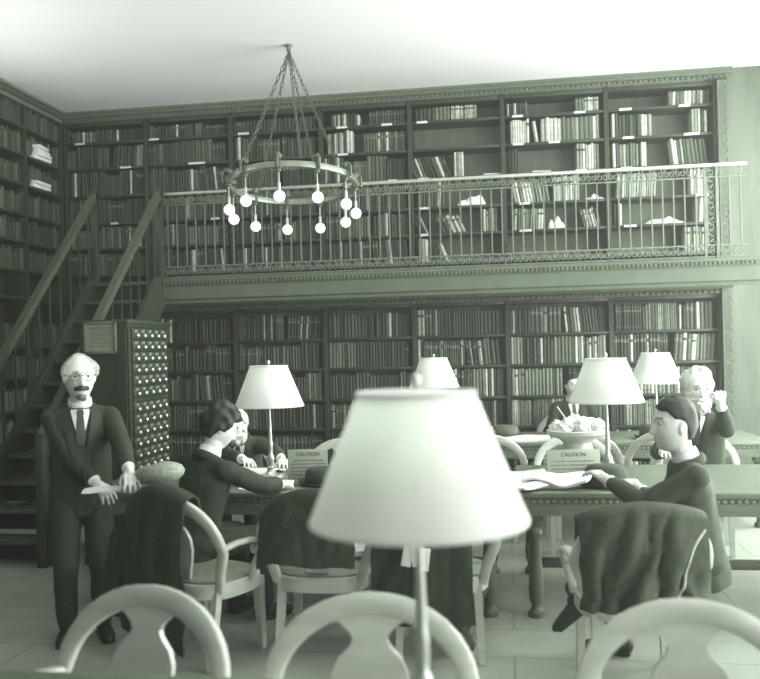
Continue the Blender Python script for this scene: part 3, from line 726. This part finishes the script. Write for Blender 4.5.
def head_pt(phi, lam, fat=1.0):
    cp_, sp = cos(phi), sin(phi)
    if sp < 0: cp_ = cp_**.62 if cp_ > 0 else 0
    x = .076*cp_*sin(lam); y = .097*cp_*cos(lam); z = .118*sp
    if z < 0:
        t_ = min(1, -z/.118); x *= 1-.22*t_**1.8*(1 if y > 0 else .8)*(2-fat)
        if y < 0: y *= 1-.42*t_
        else: y *= 1-.06*t_
    if z > .03 and y > 0: y *= 1-.10*((z-.03)/.09)
    if y > 0:
        nz = 0
        if -.046 < z < .02: nz = ((.02-z)/.055)**1.2 if z > -.035 else max(0, (z+.046)/.011)
        y += .026*nz*g(x, .010+.005*max(0, min(1, (.02-z)/.05)))
        y -= .011*g(abs(x)-.032, .016)*g(z-.010, .012)
        y += .006*g(z-.030, .009)*exp(-(x/.05)**4)
        y += .006*g(x, .022)*(g(z+.057, .006)+g(z+.070, .006)) - .003*g(x, .026)*g(z+.0635, .003)
        y += .009*g(x, .022)*g(z+.098, .016); y += .004*g(abs(x)-.045, .018)*g(z+.02, .02)
    return Vector((x, y, z))
NU, NV = 72, 56
def head_grid(fn):
    return [[fn(-pi/2+pi*(j+.5)/NV, 2*pi*i/NU) for i in range(NU)] for j in range(NV)]
def shell(mask, thick, fat=1., seed=0, rough=.35, fr=26):
    """closed tuft of hair: stands off the head where mask > 0, sinks inside it elsewhere"""
    def fn(phi, lam):
        p = head_pt(phi, lam, fat); n_ = Vector((p.x/.076**2, p.y/.097**2, p.z/.118**2)).normalized(); k = max(0, min(1, mask(p)))
        k = k*k*(3-2*k); th = thick(p)*(1+rough*noise.noise(Vector((p.x*fr*1.6, p.y*fr, p.z*fr*.8+seed))))
        return p+n_*(th*k-.012*(1-k))
    b = MB(); b.rings(head_grid(fn)); return b
def sm(x, a, b): return max(0., min(1., (x-a)/(b-a)))
def hairline(front=.062, side=.0, nape=-.055, recede=0.):
    def m_(p):
        az = math.atan2(abs(p.x), p.y)              # 0 front, pi back
        lim = front+(recede*g(az, .55)) if az < .75 else (front+(side-front)*sm(az, .75, 1.25) if az < 1.65 else side+(nape-side)*sm(az, 1.65, 2.15))
        return sm(p.z, lim-.006, lim+.010)
    return m_
def hand(mb, wr, d, back, thumb, curl=.5, k=1.0):
    """wr wrist, d finger direction, back = back of hand, thumb = thumb side"""
    d = Vector(d).normalized(); back = Vector(back); back = (back-d*back.dot(d)).normalized(); th = d.cross(back); th = th if th.dot(Vector(thumb)) > 0 else -th
    P = lambda x, y, z: Vector(wr)+(th*x+d*y+back*z)*k
    mb.caps(P(.0, -.02, 0), P(0, .03, 0), .027*k, .027*k)
    for i, (x, L) in enumerate(((.033, .072), (.011, .080), (-.011, .074), (-.032, .058))):
        mb.caps(P(x*.55, .015, 0), P(x, .088-abs(x)*.25, .002), .014*k, .012*k, 10)
        p = (x, .088-abs(x)*.25, .002); a = 0; fx = x*.16
        for s_, r0, r1 in ((.45, .0098, .009), (.31, .009, .0082), (.24, .0082, .0068)):
            a += curl*(.9 if s_ == .45 else .75); l = L*s_
            q = (p[0]+fx*s_*2, p[1]+l*cos(a), p[2]-l*sin(a)); mb.caps(P(*p), P(*q), r0*k, r1*k, 8); p = q
    t0, t1, t2, t3 = (.016, .012, -.008), (.044, .042, -.018), (.056, .070, -.026-.01*curl), (.052, .094, -.034-.02*curl)
    mb.caps(P(*t0), P(*t1), .015*k, .012*k, 10); mb.caps(P(*t1), P(*t2), .0115*k, .010*k, 8); mb.caps(P(*t2), P(*t3), .010*k, .0075*k, 8)

SKIN = mat('skin', .66, .55, var=.06, scale=30); SKINP = mat('pale_skin', .72, .55, var=.04, scale=30)
SUITS = [mat('suit_black', .026, .85, var=.3, scale=60), mat('suit_charcoal', .032, .85, var=.3, scale=60), mat('suit_grey', .05, .8, var=.2, scale=60)]
SHIRT = mat('shirt_white', .80, .7, var=.03); TIE = mat('tie_dark', .05, .6); LEATHER = mat('shoe_leather', .022, .5, var=.2)
HW = mat('hair_white', .60, .7, var=.18, scale=60, stretch=(1, 1, .3)); HD = mat('hair_dark', .016, .6, var=.35, scale=60, stretch=(1, 1, .3)); HG = mat('hair_grey', .16, .7, var=.3, scale=60)
EYEW = mat('eye_white', .55, .3, var=.02); EYED = mat('eye_iris', .015, .2)

def bone_frame(pelvis, lean, side, twist):
    return T(*pelvis) @ R(radians(twist), 'Z') @ R(radians(-lean), 'X') @ R(radians(side), 'Y')

def person(label, loc, rz, k=1.0, sit=True, lean=5, side=0, twist=0, head=(0, 0, 0), head_off=(0, 0, 0), wrists=None, elbows=None, hands=None,
           ankles=None, knees=((.0, 1, .3), (.0, 1, .3)), toes=None, suit=0, skin=None, hair=None, front=True, group=None, hk=1.0, hem=.16, pel=None):
    """local frame: faces +Y, own right hand is +X. Index 0 = right, 1 = left. wrists / ankles in world coordinates when they are Vectors."""
    t = thing('person', label, 'person', (loc[0], loc[1], 0), radians(rz))
    inv = (T(loc[0], loc[1], 0) @ R(radians(rz), 'Z')).inverted()
    W = lambda p: inv @ p if isinstance(p, Vector) else Vector(p)
    pz = pel if pel is not None else (.555 if sit else .90*k)
    B = bone_frame((0, 0, pz), lean, side, twist); S = lambda x, y, z: B @ Vector((x*k, y*k, z*k))
    skin = skin or SKIN; cloth = SUITS[suit]
    sh = [S(.168, 0, .435), S(-.168, 0, .435)]
    neck0, neck1 = S(0, -.005, .47), S(0, .022, .56)+Vector(head_off)*.4
    yaw, pitch, roll = (radians(q) for q in head)
    HM = T(*(S(0, .035, .665)+Vector(head_off))) @ R(radians(twist)+yaw, 'Z') @ R(pitch, 'X') @ R(roll, 'Y') @ Matrix.Scale(k*hk, 4)
    l_u, l_f = .285*k, .255*k
    el, wr = [], []
    for i, s in ((0, 1), (1, -1)):
        tgt = W(wrists[i]); e, q = ik(sh[i], tgt, l_u, l_f, Vector(elbows[i]) if elbows else Vector((s*.5, -.3, -1))); el.append(e); wr.append(q)
    hip = [S(.09, .0, -.03), S(-.09, .0, -.03)]
    kn, an = [], []
    for i, s in ((0, 1), (1, -1)):
        tgt = W(ankles[i]) if ankles else (Vector((s*.13, .44, .09)) if sit else Vector((s*.10, .0, .085)))
        q, a = ik(hip[i], tgt, .43*k, .42*k, Vector(knees[i])); kn.append(q); an.append(a)
    tv = [Vector(toes[i]) if toes else Vector((.15 if i == 0 else -.15, 1, 0)) for i in (0, 1)]
    # ---- body: one continuous surface (head, neck, trunk, arms, hands, legs, feet)
    b = MB(); b.rings([[HM @ p for p in r] for r in head_grid(lambda f, l: head_pt(f, l))])
    for s in (-1, 1):
        E_ = HM @ T(s*.074, -.008, -.004) @ R(s*radians(-22), 'Z') @ R(radians(10), 'X')
        b.ball((0, 0, 0), (.009, .020, .032), 12, 8, E_); b.ball((s*.004, -.006, .004), (.008, .018, .03), 12, 8, E_)
    b.caps(neck0-Vector((0, 0, .03)), neck1, .060*k, .056*k); b.caps(neck1, HM @ Vector((0, -.02, -.02)), .056*k, .055*k)
    side_v = (B.to_3x3() @ Vector((1, 0, 0)))
    b.tube([S(0, 0, -.08), S(0, .01, .05), S(0, .0, .2), S(0, .01, .36), S(0, 0, .45), S(0, 0, .49)], [(.13*k, .10*k), (.14*k, .10*k), (.125*k, .09*k), (.15*k, .10*k), (.13*k, .07*k), (.06*k, .05*k)], 20, side=side_v)
    for i in (0, 1):
        b.caps(S(0, 0, .42), sh[i]-Vector((0, 0, .025)), .045*k, .038*k); b.caps(sh[i]-Vector((0, 0, .025)), el[i], .040*k, .034*k); b.caps(el[i], wr[i], .036*k, .026*k)
        h_ = hands[i] if hands else {}
        d = Vector(h_.get('d', (wr[i]-el[i]))); bk = Vector(h_.get('back', (0, 0, 1))); thd = Vector(h_.get('thumb', (-1 if i == 0 else 1, 0, .3)))
        hand(b, wr[i], d, bk, thd, h_.get('curl', .45), k)
        b.caps(hip[i], kn[i], .075*k, .052*k); b.caps(kn[i], an[i], .052*k, .030*k)
        fz = tv[i].normalized(); uz = Vector((0, 0, 1)); uz = (uz-fz*fz.dot(uz)).normalized() if abs(fz.z) < .95 else Vector((0, 1, 0)); b.caps(an[i]-uz*.03, an[i]-uz*.05+fz*.13, .026, .016)
    put('body', remesh(b, .0052, 2, .4, name='body', mats=skin), t)
    # ---- face details
    for s in (-1, 1):
        eb = MB(); c = Vector((s*.0315, .0755, .010)); eb.ball(c, .0118, 14, 10, HM); eye = eb.build('eye', EYEW, t)
        MB().ball(c+Vector((0, .0082, 0)), (.0062, .0048, .0062), 12, 8, HM).build('iris', EYED, eye)
    hr = hair or {}
    hm = hr.get('mat', HD); kk = dict(seed=loc[0]*7)
    def hb(name, mb, m_): o = mb; o.v = [HM @ p for p in o.v]; return o.build(name, m_, t, angle=80)
    if hr.get('top', True): hb('hair', shell(hr.get('mask', hairline()), hr.get('thick', lambda p: .014+.010*sm(p.z, 0, .1)), rough=hr.get('rough', .4), **kk), hm)
    bm_ = hr.get('brow', hm)
    hb('eyebrows', shell(lambda p: (g(p.z-.031-.006*(1-abs(abs(p.x)-.034)/.03), .007)*sm(abs(p.x), .012, .018)*sm(.056-abs(p.x), 0, .01)*1.6-.5) if p.y > 0 else 0, lambda p: .004, rough=.5, **kk), bm_)
    if hr.get('moustache'):
        hb('moustache', shell(lambda p: 1.8*g(p.z+.052+p.x*p.x*3, .014)*sm(.046-abs(p.x), 0, .014)-.5 if p.y > 0 else 0, lambda p: .013, rough=.6, fr=60, **kk), hr['moustache'])
    if hr.get('goatee'):
        hb('goatee', shell(lambda p: 1.8*g(p.z+.100, .020)*g(p.x, .034)-.5 if p.y > 0 else 0, lambda p: .016, rough=.6, fr=60, **kk), hr['goatee'])
    if hr.get('beard'):
        hb('beard', shell(lambda p: (1 if p.y > .0 else 0)*max(sm(-.040-p.z, 0, .012)*(1-.9*g(p.x, .020)*g(p.z+.064, .007)), sm(abs(p.x), .052, .064)*sm(.0-p.z, 0, .02)*sm(p.y, 0, .02)), lambda p: .014+.03*sm(-p.z, .07, .12), rough=.6, fr=50, **kk), hr['beard'])
    # mouth line
    hb('lips', shell(lambda p: 1.7*g(p.z+.0635, .008)*g(p.x, .022)-.6 if p.y > 0 else 0, lambda p: .0022, rough=.1, **kk), mat('lips', .30, .5))
    if hr.get('spectacles'):
        sb = MB()
        for s in (-1, 1):
            sb.tube([Vector((s*.034+.021*cos(2*pi*j/20), .096-.004*abs(cos(2*pi*j/20)), .008+.020*sin(2*pi*j/20))) for j in range(20)], .0018, 5, closed=True, M=HM)
            sb.tube([(s*.055, .092, .012), (s*.078, .06, .014), (s*.084, -.01, .012)], .0014, 5, M=HM)
        sb.tube([(-.013, .098, .012), (0, .106, .015), (.013, .098, .012)], .0016, 5, M=HM); sb.build('spectacles', mat('spectacle_wire', .08, .3, metal=.5), t)
    # ---- clothes
    j = MB()
    lowz = -hem if not sit else -.13
    j.tube([S(0, .0, lowz), S(0, .0, lowz*.45), S(0, .008, .06), S(0, .012, .2), S(0, .016, .34), S(0, .004, .435), S(0, -.006, .485)],
           [(.185*k, .135*k), (.185*k, .135*k), (.172*k, .128*k), (.168*k, .122*k), (.180*k, .125*k), (.150*k, .092*k), (.068*k, .062*k)], 26, side=side_v)
    for i in (0, 1):
        j.caps(S(0, -.005, .442), sh[i]-Vector((0, 0, .016)), .070*k, .060*k); j.caps(sh[i]-Vector((0, 0, .012)), el[i], .064*k, .055*k)
        wv = (wr[i]-el[i]); j.caps(el[i], el[i]+wv*.80, .056*k, .046*k)
    jm = remesh(j, .011, 5, .5, .007, 10, 'jacket', cloth, seed=loc[0]*3); jo = put('jacket', jm, t)
    for i in (0, 1):
        wv = (wr[i]-el[i]).normalized(); c0 = wr[i]-wv*.045
        MB().tube([c0-wv*.02, c0+wv*.028, c0+wv*.030, c0-wv*.015], [.037*k, .036*k, .030*k, .030*k], 16).build('shirt_cuff', SHIRT, t)
    # trousers
    q = MB(); q.tube([S(0, 0, .10), S(0, 0, .0), S(0, 0, -.10)], [(.158*k, .112*k), (.165*k, .118*k), (.15*k, .11*k)], 22, side=side_v)
    for i in (0, 1):
        q.caps(hip[i], kn[i], .098*k, .072*k); q.caps(kn[i], an[i]+(kn[i]-an[i]).normalized()*.03, .072*k, .058*k)
    put('trousers', remesh(q, .012, 4, .5, .006, 9, 'trousers', SUITS[min(suit, 1)] if suit != 2 else SUITS[1], seed=3), t)
    for i in (0, 1):
        MB().caps(an[i]+(kn[i]-an[i])*.25, an[i]-Vector((0, 0, .02)), .050*k, .044*k).build('sock', SUITS[0], t)
        f = tv[i].normalized(); up = Vector((0, 0, 1)); up = (up-f*f.dot(up)).normalized() if abs(f.z) < .95 else Vector((0, 1, 0)); a0 = an[i]-up*.045
        sb = MB(); sd = f.cross(up)
        M_ = Matrix(((sd.x, f.x, up.x, a0.x), (sd.y, f.y, up.y, a0.y), (sd.z, f.z, up.z, a0.z), (0, 0, 0, 1)))
        sb.tube([(0, -.075, .005), (0, -.06, .008), (0, .0, .01), (0, .08, .0), (0, .15, -.008), (0, .185, -.014), (0, .20, -.018)], [(.02, .02), (.036, .038), (.038, .048), (.043, .036), (.042, .027), (.03, .02), (.01, .01)], 16, side=(1, 0, 0), M=M_)
        sb.caps((0, -.02, .02), (0, -.02, .085), .042, .045, 14, M_); sb.box((0, .055, -.033), (.075, .24, .014), M_, bev=.006)
        put('shoe', remesh(sb, .007, 3, .5, name='shoe', mats=LEATHER), t)
    # ---- collar, shirt front, tie, lapels laid onto the jacket
    cb = MB(); n_ = 26; c0 = S(0, .0, .490); ax = (neck1-neck0).normalized()
    xx = side_v.normalized(); yy = ax.cross(xx)*-1
    if yy.dot(B.to_3x3() @ Vector((0, 1, 0))) < 0: yy = -yy
    rg = []
    for r_, h_ in ((.070, 0), (.067, .045), (.062, .047), (.061, .0)):
        rg.append([c0+xx*r_*k*cos(2*pi*u/n_)+yy*r_*1.0*k*sin(2*pi*u/n_)+ax*(h_*k*(1-.25*max(0, sin(2*pi*u/n_)))) for u in range(n_)])
    cb.rings(rg, closed=True); cb.build('shirt_collar', SHIRT, t, angle=60)
    cc = MB(); rg = []
    for u in range(23):
        a = radians(150+240*u/22+0) ; a = radians(-30)-radians(0)+radians(-240+480*0) if False else radians(160)+radians(220)*u/22
        rr = .083*k; c = c0+xx*rr*cos(a)+yy*rr*.95*sin(a)-ax*.018*k; rg.append(c)
    cc.tube(rg, [(.026*k, .013*k)]*23, 10, side=ax); cc.build('jacket_collar', cloth, t)
    if front:
        bv = BVHTree.FromPolygons([v.co for v in jm.vertices], [tuple(p.vertices) for p in jm.polygons])
        fd = (B.to_3x3() @ Vector((0, 1, 0))).normalized()
        def patch(name, rows, off, m_, parent=t, thick=.004, nx=7):
            """rows: (z up the trunk, x from, x to)"""
            vs = []; 
            for z, xa, xb in rows:
                for u in range(nx):
                    x = xa+(xb-xa)*u/(nx-1); o = S(x, .5, z); hit = bv.ray_cast(o, -fd, 1.0)[0]
                    if hit is None: hit = S(x, .10, z)
                    vs.append(hit+fd*off)
            nr = len(rows); pb = MB(); pb.grid(lambda a_, b_: vs[int(round(b_*(nr-1)))*nx+int(round(a_*(nx-1)))], nx, nr, thick)
            return pb.build(name, m_, parent, angle=60)
        Z = [.47, .44, .40, .36, .32, .28, .24, .20]
        patch('waistcoat', [(z, -.018-.062*sm(z, .02, .44), .018+.062*sm(z, .02, .44)) for z in [.46, .42, .37, .32, .26, .2, .14, .08, .03]], .004, SUITS[0])
        patch('shirt_front', [(z, -.004-.052*sm(z, .27, .47), .004+.052*sm(z, .27, .47)) for z in [.475, .45, .42, .39, .36, .33, .30, .275]], .008, SHIRT)
        patch('necktie', [(z, -h2, h2) for z, h2 in ((.475, .014), (.455, .021), (.44, .017), (.40, .022), (.35, .026), (.30, .026), (.27, .018))], .0125, TIE, nx=5)
        for s in (-1, 1):
            patch('lapel', [(z, s*(xa), s*(xb)) for z, xa, xb in ((.475, .052, .075), (.44, .058, .10), (.40, .053, .125), (.37, .048, .115), (.36, .046, .092), (.30, .036, .075), (.22, .025, .052), (.14, .016, .03), (.10, .012, .016))], .010, cloth, thick=.006)
    return t

# standing man before the card catalogue
white_side = dict(mat=mat('hair_silver', .36, .75, var=.3, scale=60), mask=hairline(.112, .0, -.06, 0), thick=lambda p: .007+(.026 if p.x < 0 else .012)*sm(abs(p.x), .03, .06)*g(p.z-.035, .04)*sm(.07-p.y, 0, .03), rough=.5)
person('standing man in dark suit, spectacles, white hair, dark moustache, by the card catalogue', px(86, 172, 0).xy, 208, .97, sit=False, lean=2, head=(8, -4, 0),
       wrists=(px(97, 181, .93)+Vector((0, 0, 0)), px(131, 186, .985)), elbows=((.5, -.6, -.6), (-.5, -.6, -.6)), suit=1, hk=1.12,
       hands=(dict(curl=.5, back=(0.3, .2, 1)), dict(curl=.4, back=(0, .2, 1))), hair=dict(white_side, moustache=HD, goatee=HG, brow=HG, spectacles=True))
# dark haired reader, seen from behind
person('seated man with dark hair in dark suit, back turned, leaning over the table', px(192, 172, .45).xy, -32, 1.0, lean=14, side=3, head=(-26, -24, 0),
       wrists=(px(280, 160, .80), px(232, 154, .80)), elbows=((.8, -.2, -.5), (-.6, 0, -1)), suit=0, front=False, hk=1.05,
       hair=dict(mat=HD, mask=hairline(.055, -.02, -.075), thick=lambda p: .016+.016*sm(p.z, 0, .1), rough=.9, ))
# bowed white-haired reader across the table
person('bowed white haired man bending over the table beneath the lampshade', px(245, 122, .45).xy, 190, 1.0, lean=34, head=(-6, -26, 0), skin=SKINP, suit=2,
       wrists=(px(262, 143, .80), px(292, 141, .81)), elbows=((.6, 0, -.6), (-.9, .2, -.2)), hk=1.05, front=True,
       hair=dict(mat=HW, mask=hairline(.07, .0, -.06, .03), thick=lambda p: .016, brow=HW, moustache=HW, beard=HW))
# man at the far table half behind the lampshade
person('distant dark suited man against the books, face half hidden by the lampshade edge', px(573, 95, .45).xy, 186, 1.0, lean=6, head=(6, -6, 0), skin=SKINP, suit=0,
       wrists=((.16, .36, .80), (-.16, .36, .80)), hair=dict(mat=HD, mask=hairline(.06, 0, -.06, .01), thick=lambda p: .011, rough=.2))
# old bearded man
person('old man with white beard and bushy white hair raising his fist beside the book wall', px(702, 128, .45).xy, 158, 1.06, lean=0, head=(24, -3, 0), skin=SKINP, suit=1, hk=1.18,
       wrists=((.2, .36, .80), px(721, 139, 1.17)), elbows=((.6, -.2, -.8), (-.3, .4, -1)), hands=({}, dict(d=(.1, .0, 1), back=(-.3, 1, 0), curl=1.5)),
       hair=dict(mat=HW, mask=hairline(.088, .005, -.06, .035), thick=lambda p: .014+.032*sm(-p.y, -.03, .06)*sm(p.z, -.03, .05), rough=.6, moustache=HW, beard=HW, brow=HW))
# young man sitting sideways
P6 = px(700, 200, .45)
person('young man in profile with slick dark hair in grey suit sitting sideways on his chair', P6.xy, 82, 1.0, lean=6, twist=10, head=(10, 2, 0), suit=2, hk=1.12,
       wrists=(px(640, 180, .82), px(607, 194, .93)), elbows=((.4, .3, -1), (-.6, .1, -1)), hands=({}, dict(curl=.5)),
       ankles=((.10, .40, .09), px(576, 200, .37)), knees=((.0, 1, .3), (-.1, .5, 1)), toes=((.15, 1, 0), (-.1, .75, -.62)), front=False,
       hair=dict(mat=HD, mask=hairline(.062, .030, -.062, .004), thick=lambda p: .007+.011*sm(p.z, .02, .1), rough=.35))
# reader hidden behind the big lamp
person('seated reader hidden behind the big lampshade, only dark clothes and legs visible', px(420, 180, .45).xy, -12, .96, front=False, lean=16, head=(0, -14, 0), suit=0,
       wrists=(px(445, 168, .80), px(400, 166, .80)), ankles=(px(462, 188, .16), (-.12, .40, .09)), toes=((.1, .8, -.6), (-.1, 1, 0)), hair=dict(mat=HD))

# ------------------------------------------------------------------ coats and caps
def rail_z(x): return .615+.255*max(0, 1-(x/.295)**2)**.45
def rail_y(x): return -.215-.085*max(0, 1-(x/.295)**2)**.4
def coat(label, ch, m_, x0, x1, drop, fdrop, seed, flare=.1, uneven=.1, ridge=.03, name='coat', xs=0., lift=0., want=False, flat=.15):
    nu, nv = 34, 40
    def fn(u, v):
        x = x0+(x1-x0)*u; xc = max(-.285, min(.285, x)); over = abs(x)-abs(xc)
        zt = rail_z(xc)*(1-flat)+(.872-.02*abs(xc)/.285)*flat+lift*g(x+.1, .25)+.026-.9*over; yt = rail_y(xc)
        if v < .25:                                   # inside of the back
            q = 1-v/.25; return (x, yt+.045+.04*q, zt-.01-fdrop*q-.0*q)
        if v < .35:
            a = (v-.25)/.10*pi; return (x, yt+.045*cos(a), zt+.022*sin(a)-.01)
        q = (v-.35)/.65; low = zt-.01-q*(drop-(rail_z(0)-zt)*.75+uneven*noise.noise(Vector((u*2.2+seed, 0, 0))))
        fold = ridge*(.35+q)*(.55*sin(u*13+seed+2.6*q+2*noise.noise(Vector((u*2, q*2, seed))))+1.5*noise.noise(Vector((u*5+seed, q*1.6, 0)))+.7*noise.noise(Vector((u*13+q*3, q*3, seed))))
        return (x*(1+flare*q)+xs*q+.03*q*noise.noise(Vector((u*3, q*2, seed))), yt-.05-.03*q-.0-abs(fold)-.01*fold, low)
    b = MB().grid(fn, nu, nv, .012); o = b.build(name, m_, None, ch.location, ch.rotation_euler.z, angle=70)
    tag(o, label, 'coat', 'coats hung over chair backs')
    return (o, fn) if want else o
COATD = mat('coat_black', .028, .9, var=.3, scale=50); COATG = mat('coat_rumpled', .036, .75, var=.3, scale=40)
coat('long dark overcoat draped over the scroll armed chair of the dark haired reader', CCOAT, COATD, -.42, .16, .66, .14, 1.3, .14, .16, lift=.05, flat=.4)
coat('black coat hung over the chair back next to the dark haired reader', CDARK, COATD, -.27, .22, .33, .12, 4.1, .05, .05, .015)
coat('dark coat hanging down the chair back below the big lampshade', CHID, COATD, -.33, .17, .60, .14, 6.6, .05, .12, .02)
yc, yc_fn = coat('rumpled coat with pale lining edge hanging on the young man chair', CYOUNG, COATG, -.29, .27, .40, .12, 9.2, .0, .16, .045, want=True, flat=.72)
lin = mat('coat_lining', .6, .6); b = MB()
path = [Vector(yc_fn(.97-.30*q-.03*sin(6*q), .42+.57*q))+Vector((0, -.012, 0)) for q in (k/13 for k in range(14))]
b.tube(path, [(.013, .006)]*14, 8, side=(0, 1, 0)); b.build('lining_edge', lin, yc)
b = MB(); M_ = R(radians(12), 'X')
for k, (x, z, a) in enumerate(((-.045, .0, .2), (.0, .012, -.1), (.04, -.004, .12))): b.box((x, -.006*k, z), (.05, .006, .12), M_ @ R(a, 'Y'), bev=.002)
a = CHID.rotation_euler.z; o = b.build('folded_paper', PAPER, None, CHID.matrix_basis @ Vector((-.10, -.43, .60)), a)
tag(o, 'folded white papers stuffed in the pocket of the dark coat below the big lampshade', 'paper')
# tweed cap on the overcoat
pc = px(160, 185, .95)
t = thing('flat_cap', 'light tweed cap resting on top of the draped dark overcoat', 'cap', (pc.x, pc.y, .945), radians(-20))
TW = mat('tweed', .30, .9, var=.3, scale=70)
b = MB(); n = 28
b.rings([[(q*1.25*cos(2*pi*j/n), q*sin(2*pi*j/n), z+.012*cos(2*pi*j/n)) for j in range(n)] for q, z in ((.085, .0), (.095, .01), (.112, .03), (.118, .052), (.105, .078), (.075, .094), (.03, .10), (.003, .10))]); b.build('crown', TW, t, angle=70)
b = MB().grid(lambda u, v: (-.10-.065*v*sin(pi*u)-.01, (u-.5)*.17*(1-.3*v), .012-.012*v+.01*sin(pi*u)), 12, 6, .006); b.build('peak', TW, t, angle=70)
# paper held by the standing man and its table edge
pp = px(103, 184, .915)
sheaf('white folded paper held in the hand of the standing man', (pp.x, pp.y, .90), radians(20), .20, .14, .012, 11, fold=.01)
